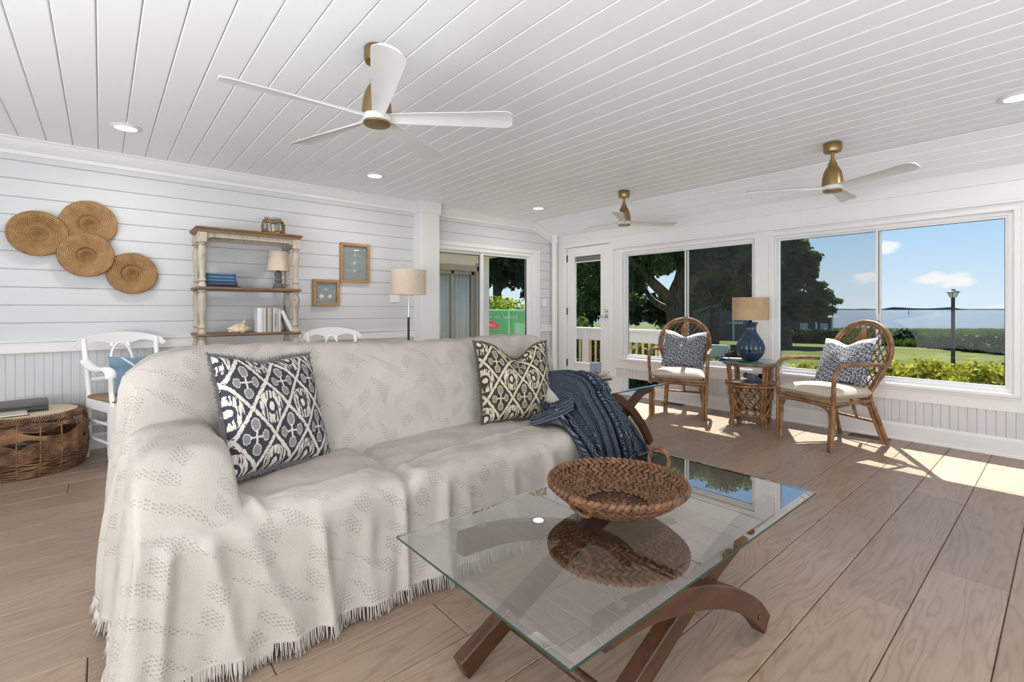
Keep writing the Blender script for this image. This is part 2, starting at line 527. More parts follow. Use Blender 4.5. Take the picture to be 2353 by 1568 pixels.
# corner post
post = thing('corner_post', 'slim white corner post between glass slider and door', 'post'); post['kind'] = 'structure'
MB().tube([(5.085, 4.965, 0), (5.085, 4.965, 2.19)], .045, 16).build('shaft', TRIM, post, smooth=60)
MB().tube([(5.085, 4.965, 2.08), (5.085, 4.965, 2.20)], .054, 16).build('collar', TRIM, post, smooth=60)

# window wall ----------------------------------------------------------
DY0, DY1, DZ = 4.0, 4.765, 1.985             # door opening
W1 = (2.12, 3.79, .47, 1.84); W2 = (.27, 1.955, .47, 1.84)
T = .10
wr = MB()
wr.box(XW, XW + T, DY1, YL + .14, 0, 2.3)
wr.box(XW, XW + T, DY0, DY1, DZ, 2.3)
wr.box(XW, XW + T, W1[1], DY0, 0, 2.3)
for W in (W1, W2):
    wr.box(XW, XW + T, W[0], W[1], 0, W[2]); wr.box(XW, XW + T, W[0], W[1], W[3], 2.3)
wr.box(XW, XW + T, W2[1], W1[0], 0, 2.3)
wr.box(XW, XW + T, YB, W2[0], 0, 2.3)
wall_right = struct(wr.build('wall_right', WHITE))
# the walls behind the photographer
struct(MB().box(XB - .1, XB, YB - .1, YL + .14, 0, CZ + .05).build('wall_back', WALLW))
struct(MB().box(XB - .1, XW + .1, YB - .1, YB, 0, CZ + .05).build('wall_side', WALLW))
# header boards, wainscot frame
struct(MB().prism([(XW + .002, 1.912), (XW - .014, 1.912), (XW - .018, 1.92), (XW - .018, 2.05), (XW - .028, 2.056), (XW - .028, 2.066), (XW + .002, 2.072)], YB, 3.97, 'y').build('trim_6', TRIM))
struct(MB().prism([(XW + .002, 1.893), (XW - .026, 1.893), (XW - .026, 1.912), (XW + .002, 1.912)], YB, 3.985, 'y').build('trim_7', TRIM))
struct(MB().prism([(XW + .002, .335), (XW - .016, .335), (XW - .016, .437), (XW + .002, .437)], YB, 3.93, 'y').build('trim_8', TRIM))
struct(MB().prism([(XW + .002, 0), (XW - .034, 0), (XW - .032, .014), (XW - .02, .022), (XW - .018, .118), (XW - .010, .140), (XW + .002, .142)], YB, 3.99, 'y').build('baseboard_right', TRIM))
struct(MB().rbox(XW - .016, XW + .002, 3.87, 3.94, .142, .335, .003).build('trim_9', TRIM))
struct(MB().rbox(XW - .016, XW + .002, 1.945, 2.13, .142, 1.893, .003).build('trim_10', TRIM))
bw = None
y = 3.86
while y > -.75:
    if bw is None:
        w_ = .0525; g = .0001
        bw = MB().prism([(0.002, -w_ / 2 + g), (-.004, -w_ / 2 + g), (-.009, -w_ / 2 + g + .004), (-.009, w_ / 2 - g - .004), (-.004, w_ / 2 - g), (.002, w_ / 2 - g)], .135, .34, 'z').build('beadboard_strip', WALLW, wall_right)
        o = bw
    else:
        o = bw.copy(); COL.objects.link(o)
    o.location = (XW, y, 0); y -= .0525

def slider_window(name, W, mull, label, left_screen, screen_side):
    y0, y1, z0, z1 = W
    t = thing(name, label, 'window'); t['kind'] = 'structure'
    c = .034
    for (a, b, p, q) in ((y0 - c, y0 + .006, z0 - .01, z1 + .01), (y1 - .006, y1 + c, z0 - .01, z1 + .01)):
        MB().rbox(XW - .022, XW + .012, a, b, p, q, .004).build('casing', TRIM, t)
    MB().rbox(XW - .025, XW + .011, y0 - c - .002, y1 + c + .002, z1 - .006, z1 + .03, .003).build('casing', TRIM, t)
    MB().rbox(XW - .045, XW + .02, y0 - c, y1 + c, z0 - .028, z0 + .004, .006).build('sill', TRIM, t)
    MB().rbox(XW - .024, XW + .0, y0 - c, y1 + c, z0 - .05, z0 - .026, .004).build('apron', TRIM, t)
    f = .034                                  # fixed frame
    for (a, b, p, q) in ((y0, y0 + f, z0, z1), (y1 - f, y1, z0, z1), (y0 + f, y1 - f, z0, z0 + .03), (y0 + f, y1 - f, z1 - f, z1)):
        MB().box(XW + .012, XW + T - .004, a, b, p, q).build('frame', TRIM, t)
    d = .022
    for k, (a, b, xo) in enumerate(((y0 + f, mull + .016, .030), (mull - .016, y1 - f, .052))):
        s = MB()
        s.box(XW + xo, XW + xo + .02, a, a + d * .8, z0 + .03, z1 - f); s.box(XW + xo, XW + xo + .02, b - d * .8, b, z0 + .03, z1 - f)
        s.box(XW + xo, XW + xo + .02, a + d * .8, b - d * .8, z0 + .03, z0 + .05); s.box(XW + xo, XW + xo + .02, a + d * .8, b - d * .8, z1 - f - .018, z1 - f)
        so_ = s.build('sash', TRIM, t)
        MB().box(XW + xo + .008, XW + xo + .011, a + d * .8, b - d * .8, z0 + .05, z1 - f - .018).build('pane', PANE, so_)
        MB().box(XW + xo + .006, XW + xo + .013, a + d * .8 - .001, a + d * .8 + .004, z0 + .05, z1 - f - .018) \
            .box(XW + xo + .006, XW + xo + .013, b - d * .8 - .004, b - d * .8 + .001, z0 + .05, z1 - f - .018) \
            .box(XW + xo + .006, XW + xo + .013, a + d * .8, b - d * .8, z1 - f - .022, z1 - f - .017).build('gasket', DARKFRAME, so_)
        if k == screen_side:
            MB().box(XW + .082, XW + .083, a, b, z0 + .03, z1 - f).build('insect_screen', SCREEN, t)
    MB().rbox(XW + .016, XW + .032, mull - .006, mull + .006, 1.0, 1.06, .003).build('latch', TRIM, t)
    return t
slider_window('window_1', W1, 2.918, 'white two-pane sliding window between the door and the blue lamp', True, 0)
slider_window('window_2', W2, 1.10, 'large white two-pane sliding window looking out to the sea', True, 1)

# glass slider in the left wall
t = thing('window_3', 'tall white-framed glass slider beside the boxed column', 'window'); t['kind'] = 'structure'
for (a, b, p, q) in ((SLX1 - .005, SLX1 + .133, 0, SLZ - .006), (SLX0, SLX1 + .135, SLZ - .005, SLZ + .045)):
    MB().rbox(a, b, YL - (.012 if p == 0 else .015), YL + .016, p, q, .003).build('casing', TRIM, t)
MB().rbox(SLX1 + .02, SLX1 + .055, YL - .018, YL + .01, 0, SLZ - .006, .004).build('casing', TRIM, t)
for (a, b, p, q) in ((SLX0, SLX0 + .04, 0, SLZ), (SLX1 - .05, SLX1, 0, SLZ), (SLX0 + .04, SLX1 - .05, 0, .04), (SLX0 + .04, SLX1 - .05, SLZ - .05, SLZ)):
    MB().box(a, b, YL + .0, YL + .12, p, q).build('frame', TRIM, t)
for (a, b, yo) in ((SLX0 + .04, 3.86, .075), (3.79, SLX1 - .05, .03)):
    s = MB()
    s.box(a, a + .045, YL + yo, YL + yo + .03, .04, SLZ - .05); s.box(b - .045, b, YL + yo, YL + yo + .03, .04, SLZ - .05)
    s.box(a + .045, b - .045, YL + yo, YL + yo + .03, .04, .10); s.box(a + .045, b - .045, YL + yo, YL + yo + .03, SLZ - .085, SLZ - .05)
    so_ = s.build('sash', TRIM, t)
    MB().box(a + .045, b - .045, YL + yo + .012, YL + yo + .016, .10, SLZ - .085).build('pane', PANE, so_)
    MB().box(b - .056, b - .043, YL + yo + .008, YL + yo + .022, .10, SLZ - .085).box(a + .045, b - .045, YL + yo + .008, YL + yo + .022, SLZ - .092, SLZ - .084).build('gasket', DARKFRAME, so_)

# glazed door
t = thing('door_1', 'white door with a tall glass pane and chrome lever', 'door'); t['kind'] = 'structure'
s = MB()
g0, g1, h0, h1 = 4.142, 4.622, .351, 1.853
X0, X1 = XW + .004, XW + .044
s.box(X0, X1, DY0 + .004, g0, 0.008, DZ - .005); s.box(X0, X1, g1, DY1 - .004, .008, DZ - .005)
s.box(X0, X1, g0, g1, .008, h0); s.box(X0, X1, g0, g1, h1, DZ - .005)
s.build('door_leaf', TRIM, t)
fr = MB()
for (a, b, p, q) in ((g0 - .03, g0 + .006, h0 - .03, h1 + .03), (g1 - .006, g1 + .03, h0 - .03, h1 + .03), (g0 + .007, g1 - .007, h0 - .03, h0 + .006), (g0 + .007, g1 - .007, h1 - .006, h1 + .03)):
    fr.rbox(X0 - .010, X0 + .002, a, b, p, q, .004)
fr.build('glazing_bead', TRIM, t)
MB().box(X0 + .018, X0 + .022, g0, g1, h0, h1).build('pane', PANE, t)
GREYB = plain('grey_blind', rgb(120, 118, 116), .7)
bl = MB()
for k in range(4): bl.box(X0 + .006, X0 + .016, g0 + .005, g1 - .005, h1 - .078 + k * .02, h1 - .063 + k * .02)
bl.build('blind', GREYB, t)
MB().box(X0 + .004, X0 + .017, g0 + .004, g1 - .004, h1 - .092, h1 - .08).build('blind_rail', TRIM, t)
for z in (.28, 1.02, 1.78):
    MB().rbox(X0 - .014, X0 + .0, DY1 - .012, DY1 + .004, z, z + .10, .003).build('hinge', BLACK, t)
lev = MB(); yk = 4.055
lev.lathe([(.0, 0), (.027, 0), (.027, .008), (.012, .012), (.010, .045), (.0, .045)], 20)
o = lev.build('rose', CHROME, t, smooth=40); o.location = (X0, yk, 1.005); o.rotation_euler = (0, -PI / 2, 0)
MB().tube(spline([(X0 - .042, yk, 1.005), (X0 - .05, yk + .03, 1.007), (X0 - .046, yk + .075, 1.004), (X0 - .044, yk + .11, 1.0)], 5), [.011] * 3 + [.009] * 9 + [.008] * 4, 10, flat=(1.2, .7)).build('lever', CHROME, t, smooth=60)
o = MB().lathe([(.0, 0), (.027, 0), (.027, .010), (.018, .016), (.0, .016)], 20).build('deadbolt', CHROME, t, smooth=40); o.location = (X0, yk, 1.085); o.rotation_euler = (0, -PI / 2, 0)
MB().box(X0 - .022, X0 - .012, yk - .004, yk + .004, 1.07, 1.10).build('thumb_turn', CHROME, t)
for (a, b, p, q) in ((DY1 + .004, DY1 + .065, 0, DZ - .001), (DY0 - .07, DY0 - .004, 0, DZ - .001)):
    MB().rbox(XW - .02, XW + .01, a, b, p, q, .004).build('casing', TRIM, t)
MB().rbox(XW - .022, XW + .009, DY0 - .03, DY1 + .067, DZ + .0, DZ + .05, .003).build('casing', TRIM, t)
# ------------------------------------------------------------------ ceiling lights
def downlight(x, y, label):
    t = thing('downlight', label, 'ceiling light', (x, y, CZ - .001), 0, 'recessed ceiling lights')
    MB().lathe([(.062, 0), (.084, 0), (.086, -.004), (.080, -.010), (.064, -.012), (.062, 0)], 32, cap=False).build('trim_ring', TRIM, t, smooth=40)
    MB().lathe([(0.001, -.006), (.064, -.006), (.064, -.002), (.001, -.002)], 32, cap=False).build('lens', LAMPON, t)
    l = bpy.data.lights.new('bulb_light', 'AREA'); l.shape = 'DISK'; l.size = .12; l.energy = 7.0; l.color = (1, .97, .93)
    o = bpy.data.objects.new('bulb_light', l); COL.objects.link(o); o.parent = t; o.location = (0, 0, -.014)
downlight(.128, 4.21, 'lit recessed ceiling light above the wall baskets')
downlight(1.932, 4.215, 'lit recessed ceiling light above the framed starfish art')
downlight(4.081, 4.262, 'lit recessed ceiling light in front of the glass slider')
downlight(4.08, .2, 'lit recessed ceiling light at the right edge of the picture')
downlight(.128, .2, 'lit recessed ceiling light just behind the photographer')
downlight(1.932, .2, 'lit recessed ceiling light over the floor right of the coffee table')
o = tag(MB().lathe([(0.0, 0), (.022, 0), (.020, -.008), (0, -.010)], 16).build('ceiling_sensor', WHITE, smooth=40), 'tiny white round sensor on the ceiling boards', 'sensor'); o.location = (1.719, 4.213, CZ)

# ------------------------------------------------------------------ ceiling fans
BLADEW = plain('white_blade', rgb(216, 216, 215), .45, spec=.4)
def fan_blade(R, wtip, wroot, pitch_r, pitch_t, droop=0.0):
    n, m = 26, 9
    top = np.zeros((n, m, 3)); bot = np.zeros((n, m, 3))
    for i in range(n):
        s = i / (n - 1); r = .045 + (R - .045) * s
        w_ = wroot + (wtip - wroot) * (s ** .8)
        if s > .93: w_ *= math.sqrt(max(.35, 1 - ((s - .93) / .075) ** 2 * .65))
        p = math.radians(pitch_r + (pitch_t - pitch_r) * min(1, s * 1.5) ** .7)
        for j in range(m):
            q = (j / (m - 1) - .5) * 2
            c_ = q * w_ / 2
            camber = .010 * (1 - q * q)
            th = .004 * math.sqrt(max(0.02, 1 - q * q)) + .001
            y_ = c_ * math.cos(p); z_ = -c_ * math.sin(p) + camber - droop * s
            top[i, j] = (r, y_, z_ + th); bot[i, j] = (r, y_, z_ - th)
    mb = MB(); mb.grid(top); o = len(mb.v); mb.grid(bot)
    k = n * m
    for i in range(n - 1):
        mb.f.append((i * m, (i + 1) * m, k + (i + 1) * m, k + i * m)); mb.f.append((i * m + m - 1, k + i * m + m - 1, k + (i + 1) * m + m - 1, (i + 1) * m + m - 1))
    for j in range(m - 1):
        mb.f.append((j, k + j, k + j + 1, j + 1)); e = (n - 1) * m
        mb.f.append((e + j, e + j + 1, k + e + j + 1, k + e + j))
    return mb
def ceiling_fan(x, y, label, nb, a0, R, big):
    t = thing('ceiling_fan', label, 'ceiling fan', (x, y, CZ), 0, 'brass and white ceiling fans')
    zb = -.335                                   # blade plane
    MB().lathe([(.0, 0), (.056, 0), (.060, -.006), (.060, -.058), (.054, -.070), (.030, -.074), (.0, -.074)], 32).build('canopy', BRASS, t, smooth=35)
    MB().tube([(0, 0, -.06), (0, 0, -.16)], .0125, 14).build('downrod', BRASS, t, smooth=60)
    MB().lathe([(.0, -.128), (.020, -.128), (.022, -.15), (.030, -.152), (.031, -.172), (.044, -.190), (.058, -.222), (.066, -.262), (.070, -.305), (.070, -.322), (.0, -.322)], 32).build('motor_housing', BRASS, t, smooth=35)
    MB().lathe([(.0, -.318), (.062, -.318), (.066, -.326), (.066, -.348), (.060, -.354), (.0, -.354)], 32).build('hub', BLADEW, t, smooth=35)
    MB().lathe([(.0, -.352), (.060, -.352), (.0635, -.356), (.0635, -.363), (.058, -.368), (.0, -.370)], 32).build('bottom_cap', BRASS, t, smooth=35)
    b0 = None
    for k in range(nb):
        if b0 is None:
            b0 = fan_blade(R, .135 if big else .125, .050, 26, 13).build('blade', BLADEW, t, smooth=50); o = b0
        else:
            o = b0.copy(); COL.objects.link(o)
        o.location = (0, 0, zb); o.rotation_euler = (0, 0, math.radians(a0 + 360 / nb * k))
    return t
ceiling_fan(1.003, 2.164, 'large five-bladed ceiling fan above the sofa', 5, 33, .65, True)
ceiling_fan(4.197, 3.075, 'three-bladed ceiling fan nearest the glazed door', 3, 90, .585, False)
ceiling_fan(4.176, 1.166, 'three-bladed ceiling fan in front of the sea-view window', 3, 4, .585, False)

# ------------------------------------------------------------------ wall decoration
WICK = Mat('woven_rattan', rgb(168, 122, 70), .6)
_v = WICK.coord('Object'); _x, _y, _z = WICK.xyz(_v)
_r = (_x * _x + _y * _y).sqrt()
_an = WICK.node('ShaderNodeMath', operation='ARCTAN2'); WICK.link(_y, _an.inputs[0]); WICK.link(_x, _an.inputs[1])
_a = E(WICK.nt, _an.outputs[0])
_coil = (_r * 520.0).sin() * .5 + .5
_st = ((_a * 70.0) + (_r * 260.0)).sin() * .5 + .5
_nz = WICK.noise(_v, 22, 4)
_h = _coil * .55 + _st * .45
WICK.color(WICK.ramp(_h * .6 + _nz * .5, [(.22, rgb(92, 62, 32)), (.5, rgb(148, 110, 66)), (.85, rgb(184, 146, 96))])).bump(_h, .8, .004)
def wall_basket(cx, cz, r, label, dish, out, ringr):
    prof = [(0.001, 0), (r * ringr * .45, .0015), (r * ringr * .5, .006), (r * ringr * .55, .002), (r * ringr * .92, .004), (r * ringr, .016), (r * ringr * 1.12, .020),
            (r * .80, .020 + dish), (r * .95, .026 + dish), (r * .99, .024 + dish), (r, .017 + dish), (r * .97, .012 + dish), (r * .8, .004 + dish), (r * ringr, .0), (0.001, -.010)]
    t = thing('wall_basket', label, 'basket', (cx, YL - .010 - out, cz), 0, 'woven wall baskets')
    o = MB().lathe(prof, 64, cap=False).build('woven_disc', WICK, t, smooth=60); o.rotation_euler = (PI / 2, 0, 0)
    rim = MB().tube([(r * math.cos(a * PI / 32), r * math.sin(a * PI / 32), .019 + dish) for a in range(64)], .0075, 8, closed=True).build('rim', WICK, t, smooth=60); rim.rotation_euler = (PI / 2, 0, 0)
wall_basket(-.355, 1.660, .160, 'round woven wall basket furthest left, with a wide sunken centre', .018, .010, .62)
wall_basket(-.071, 1.772, .165, 'topmost round woven wall basket with a small raised centre', .012, .002, .40)
wall_basket(-.087, 1.520, .162, 'round woven wall basket in the middle of the cluster, below the topmost', .012, .034, .36)
wall_basket(.193, 1.392, .160, 'lowest round woven wall basket, nearest the bookcase', .012, .008, .45)

FRAMEW = wood('light_oak_frame', rgb(186, 150, 108), rgb(150, 112, 74), .5)
GREYBACK = Mat('weathered_grey_board', rgb(150, 156, 158), .7)
_n = GREYBACK.noise(GREYBACK.coord('Object', (3, 3, 40)), 3, 4); GREYBACK.color(GREYBACK.ramp(_n, [(.3, rgb(128, 135, 138)), (.7, rgb(168, 173, 174))]))
SHELLW = plain('dried_starfish', rgb(228, 222, 206), .7, bump=.3, scale=200)
def star_mesh(r):
    mb = MB(); vs = [(0, -.010, 0)]; n = 10
    for k in range(n):
        a = PI / 2 + k * PI / 5; rr = r if k % 2 == 0 else r * .30
        vs.append((rr * math.cos(a), -.002, rr * math.sin(a)))
    vs.append((0, 0, 0))
    fs = [(0, 1 + k, 1 + (k + 1) % n) for k in range(n)] + [(11, 1 + (k + 1) % n, 1 + k) for k in range(n)]
    return mb.add(vs, fs)
def picture(x0, x1, z0, z1, label, items):
    t = thing('framed_art', label, 'picture', ((x0 + x1) / 2, YL - .001, (z0 + z1) / 2), 0, 'shadow box frames')
    W, H = (x1 - x0) / 2, (z1 - z0) / 2; fw = .030; d = .040
    for (a, b, p, q) in ((-W, -W + fw, -H, H), (W - fw, W, -H, H), (-W + fw, W - fw, -H, -H + fw), (-W + fw, W - fw, H - fw, H)):
        MB().rbox(a, b, -d, 0, p, q, .003).build('frame_rail', FRAMEW, t)
    MB().box(-W + fw, W - fw, -.012, -.004, -H + fw, H - fw).build('backboard', GREYBACK, t)
    for k, (kind, x, z, r) in enumerate(items):
        if kind == 's':
            o = star_mesh(r).build('starfish', SHELLW, t); o.location = (x, -.013, z); o.rotation_euler = (0, random.uniform(-.3, .3), 0)
        else:
            o = MB().lathe([(0.001, .006), (r * .6, .005), (r, 0), (r * .9, -.002), (.001, -.002)], 16, cap=False).build('sand_dollar', SHELLW, t, smooth=40)
            o.location = (x, -.013, z); o.rotation_euler = (PI / 2, 0, 0)
    MB().box(-W + fw, W - fw, -.033, -.031, -H + fw, H - fw).build('glass', PICGLASS, t)
picture(1.905, 2.228, 1.385, 1.805, 'tall wood shadow box with three starfish in a column', [('s', 0, .085, .028), ('s', 0, 0, .036), ('s', 0, -.085, .030)])
picture(1.628, 1.897, 1.135, 1.408, 'small square wood shadow box with one starfish above two sand dollars', [('s', 0, .030, .034), ('d', -.045, -.040, .024), ('d', .042, -.040, .022)])

PLATE = plain('switch_plastic', rgb(238, 238, 236), .3)
t = thing('light_switch', 'white double light switch plate on shiplap beside the floor lamp', 'switch', (2.545, YL - .001, 1.235))
MB().rbox(-.06, .06, -.006, 0, -.058, .058, .003).build('plate', PLATE, t)
for x in (-.028, .028): MB().rbox(x - .012, x + .012, -.012, -.004, -.03, .03, .003).build('rocker', PLATE, t)
t = thing('light_switch', 'white single switch plate right of the glass slider', 'switch', (4.93, YL - .001, 1.20))
MB().rbox(-.036, .036, -.006, 0, -.058, .058, .003).build('plate', PLATE, t)
MB().rbox(-.012, .012, -.012, -.004, -.03, .03, .003).build('rocker', PLATE, t)
t = thing('wall_outlet', 'white wall outlet low behind the round rattan table', 'outlet', (XW - .010, 1.90, .24), PI / 2)
MB().rbox(-.036, .036, 0, .006, -.058, .058, .003).build('plate', PLATE, t)
for z in (-.024, .024): MB().rbox(-.017, .017, .004, .009, z - .015, z + .015, .004).build('socket', PLATE, t)

BRONZE = plain('register_metal', rgb(92, 70, 50), .5, .3)
def vent(x, y0, y1, label):
    t = thing('floor_vent', label, 'vent', (x, (y0 + y1) / 2, .001), 0, 'floor registers by the window wall')
    L = (y1 - y0) / 2; n = 14
    for a in (-.05, .036): MB().box(a, a + .014, -L, L, 0, .004).build('rim', BRONZE, t)
    for a in (-L, L - .014): MB().box(-.05, .05, a, a + .014, 0, .004).build('rim', BRONZE, t)
    MB().box(-.045, .045, -L + .01, L - .01, -.0005, .001).build('duct_opening', BLACK, t)
    for k in range(n):
        y = -L + .014 + (2 * L - .028) * (k + .5) / n
        MB().box(-.038, .038, y - .0035, y + .0035, 0.001, .0035).build('louvre', BRONZE, t)
vent(5.01, .985, 1.265, 'bronze floor register behind the right rattan chair')
vent(5.045, 2.88, 3.13, 'bronze floor register behind the left rattan chair')
# ------------------------------------------------------------------ bookcase
PALEW = Mat('distressed_cream_wood', rgb(196, 184, 162), .6)
_n = PALEW.noise(PALEW.coord('Object', (12, 12, 3)), 2.5, 5, .6)
PALEW.color(PALEW.ramp(_n, [(.30, rgb(132, 120, 102)), (.42, rgb(178, 168, 150)), (.75, rgb(200, 193, 178))])).bump(_n, .15, .002)
SHELFW = wood('brown_shelf_wood', rgb(138, 110, 80), rgb(96, 72, 50), .5, (3, 20, 20))
BX0, BX1, BY0, BY1, BT = .575, 1.415, 4.60, 4.975, 1.78
bc = thing('bookcase', 'distressed open bookcase with turned posts and brown wood shelves', 'bookcase', (0, 0, 0))
MB().rbox(BX0, BX1, BY0, BY1, BT - .022, BT, .010).build('top_board', SHELFW, bc)
MB().prism([(BX0 + .012, BT - .022), (BX0 + .035, BT - .045), (BX1 - .035, BT - .045), (BX1 - .012, BT - .022)], BY0 + .012, BY1 - .005, 'y').build('cornice', SHELFW, bc)
# apron with shaped lower edge
ap = [(BX0 + .05, BT - .045), (BX0 + .05, BT - .115), (BX0 + .085, BT - .115)] + [(BX0 + .085 + .05 * (1 - math.cos(q)), BT - .115 + .034 * math.sin(q)) for q in (0.4, .8, 1.2, 1.57)]
ap += [(BX1 + BX0 - a, z) for a, z in reversed(ap)]
MB().prism(ap, BY0 + .028, BY0 + .046, 'y').build('apron', PALEW, bc)
MB().prism(ap, BY1 - .045, BY1 - .028, 'y').build('apron', PALEW, bc)
for x in (BX0 + .035, BX1 - .053):
    MB().box(x, x + .018, BY0 + .06, BY1 - .06, BT - .11, BT - .045).build('side_apron', PALEW, bc)
SH = [1.286, .896, .50, .12]
for z in SH:
    MB().rbox(BX0 + .012, BX1 - .012, BY0 + .006, BY1 - .004, z - .024, z, .008).build('shelf', SHELFW, bc)
def post_prof(z0, z1):
    h = z1 - z0; p = [(.022, 0), (.030, .012), (.031, .03), (.022, .045), (.020, .055), (.027, .065), (.024, .08), (.026, .10), (.033, .20), (.0335, .27), (.030, .40), (.023, .62), (.020, .74), (.022, .80), (.030, .83), (.031, .855), (.021, .875), (.021, .90), (.028, .92), (.030, .96), (.030, 1.0)]
    return [(r, z0 + (1 - q) * h) for r, q in p]
for px in (BX0 + .055, BX1 - .055):
    for py in (BY0 + .045, BY1 - .045):
        zs = [BT - .045] + [q for q in SH]
        top = True
        for a, b in zip(zs[:-1], zs[1:]):
            hi = a - (.085 if top else .024)
            MB().lathe(post_prof(b, hi), 20, (px, py, 0)).build('turned_post', PALEW, bc, smooth=50)
            if top: MB().rbox(px - .033, px + .033, py - .033, py + .033, hi, BT - .044, .004).build('post_block', PALEW, bc)
            top = False
        MB().lathe([(.0, 0), (.022, 0), (.030, .03), (.030, .07), (.022, .096), (0, .096)], 16, (px, py, 0)).build('foot', PALEW, bc, smooth=50)

# jar with rope on top
ROPE = Mat('jute_rope', rgb(146, 104, 58), .8)
_v = ROPE.coord('Object'); _n = ROPE.noise(_v, 90, 3); ROPE.color(ROPE.ramp(_n, [(.3, rgb(104, 68, 34)), (.7, rgb(176, 132, 80))])).bump(_n, .8, .004)
t = thing('rope_jar', 'round glass jar wrapped in jute rope on top of the bookcase', 'jar', (1.20, 4.78, BT + .001))
MB().lathe([(.0, 0), (.078, 0), (.088, .01), (.090, .04), (.090, .10), (.082, .125), (.066, .137), (.064, .150), (.060, .150), (.060, .14), (.078, .122), (.085, .09), (.085, .04), (.074, .008), (0, .006)], 32).build('glass_body', JARGLASS, t, smooth=50)
MB().lathe([(.062, .142), (.070, .142), (.071, .156), (.062, .157), (.060, .15)], 32, cap=False).build('metal_rim', plain('galvanised', rgb(150, 152, 155), .4, .7), t, smooth=40)
def ring3(r, z, n=40, wob=0.0): return [(r * math.cos(2 * PI * i / n), r * math.sin(2 * PI * i / n), z + wob * math.sin(8 * PI * i / n)) for i in range(n)]
MB().tube(ring3(.080, .128), .008, 8, closed=True).build('rope_band', ROPE, t, smooth=60)
MB().tube(ring3(.091, .024, wob=.012), .0075, 8, closed=True).build('rope_band', ROPE, t, smooth=60)
for k in range(8):
    a = 2 * PI * k / 8 + .3; w_ = .10 if k % 2 else 0
    MB().tube([((.083 + .010 * math.sin(PI * i / 8)) * math.cos(a + w_ * i / 8), (.083 + .010 * math.sin(PI * i / 8)) * math.sin(a + w_ * i / 8), .125 - .10 * i / 8) for i in range(9)], .008, 6, flat=(.7, 1.6)).build('rope_strand', ROPE, t, smooth=60)
MB().tube([(.084 * math.cos(-.6), .084 * math.sin(-.6), .13), (.1 * math.cos(-.5), .1 * math.sin(-.5), .09), (.098 * math.cos(-.45), .098 * math.sin(-.45), .04), (.1 * math.cos(-.4), .1 * math.sin(-.4), .01)], .006, 6).build('rope_tail', ROPE, t, smooth=60)

# linen shades
LINEN = Mat('linen_shade', rgb(206, 188, 168), .8)
_v = LINEN.coord('Object'); _x, _y, _z = LINEN.xyz(_v)
_a = LINEN.node('ShaderNodeMath', operation='ARCTAN2'); LINEN.link(_y, _a.inputs[0]); LINEN.link(_x, _a.inputs[1])
_n = LINEN.noise(LINEN.vec(E(LINEN.nt, _a.outputs[0]) * 1.2, _z * 60), 3, 3); _n2 = LINEN.noise(LINEN.vec(E(LINEN.nt, _a.outputs[0]) * 30, _z * 6), 4, 3)
LINEN.color(LINEN.ramp(_n * .5 + _n2 * .5, [(.32, rgb(196, 178, 156)), (.68, rgb(226, 211, 194))])).bump(_n + _n2, .2, .001)
BURLAP = Mat('burlap_shade', rgb(178, 154, 122), .85)
_v = BURLAP.coord('Object'); _n = BURLAP.noise(_v, 180, 3); _n2 = BURLAP.noise(_v, 9, 3)
BURLAP.color(BURLAP.ramp(_n * .6 + _n2 * .4, [(.3, rgb(156, 130, 98)), (.7, rgb(196, 172, 140))])).bump(_n, .3, .001)
GREYW = wood('grey_turned_wood', rgb(120, 116, 110), rgb(84, 82, 78), .6)
t = thing('table_lamp', 'small lamp with linen shade and grey turned base on the bookcase shelf', 'lamp', (1.245, 4.77, SH[0] + .001))
MB().lathe([(0, 0), (.052, 0), (.050, .012), (.032, .05), (.024, .066), (.034, .074), (.030, .09), (.022, .10), (.034, .135), (.032, .15), (.018, .16), (.012, .18), (0, .18)], 24).build('base', GREYW, t, smooth=40)
MB().lathe([(.100, .165), (.101, .165), (.082, .345), (.081, .345), (.099, .166)], 40, cap=False).build('shade', LINEN, t, smooth=60)
MB().tube([(0, 0, .17), (0, 0, .30)], .006, 8).build('stem', BLACK, t)

# books
def book(name, label, loc, size, cmat, rz=0.0, ry=0.0, pages=None, group=None, marks=None, lying=True):
    """size = (length along spine, depth, thickness); lying: spine faces -y"""
    L, D, Hh = size
    t = thing(name, label, 'book', loc, rz, group); t.rotation_euler = (0, ry, rz)
    pg = pages or PAGES
    if lying:
        MB().rbox(-L / 2, L / 2, -D / 2, D / 2, Hh - .004, Hh, .0015).build('cover', cmat, t)
        MB().rbox(-L / 2, L / 2, -D / 2, D / 2, 0, .004, .0015).build('cover', cmat, t)
        MB().prism([(-D / 2 - .003, Hh * .5), (-D / 2 - .001, .002), (-D / 2 + .004, .0), (-D / 2 + .004, Hh), (-D / 2 - .001, Hh - .002)], -L / 2, L / 2, 'x').build('spine', cmat, t)
        MB().box(-L / 2 + .004, L / 2 - .004, -D / 2 + .004, D / 2 - .006, .004, Hh - .004).build('page_block', pg, t)
    else:
        MB().rbox(-Hh / 2, -Hh / 2 + .003, -D / 2, D / 2, 0, L, .001).build('cover', cmat, t)
        MB().rbox(Hh / 2 - .003, Hh / 2, -D / 2, D / 2, 0, L, .001).build('cover', cmat, t)
        MB().prism([(0, -D / 2 - .004), (-Hh / 2, -D / 2), (-Hh / 2, -D / 2 + .004), (Hh / 2, -D / 2 + .004), (Hh / 2, -D / 2)], 0, L, 'z').build('spine', cmat, t)
        MB().box(-Hh / 2 + .003, Hh / 2 - .003, -D / 2 + .004, D / 2 - .005, .004, L - .004).build('page_block', pg, t)
    if marks: marks(t, L, D, Hh)
    return t
PAGES = plain('page_edges', rgb(222, 210, 190), .9)
PAGESD = plain('dark_page_edges', rgb(40, 38, 36), .9)
def bk(n, r, g, b): return plain(n, rgb(r, g, b), .45)
z = SH[0] + .001
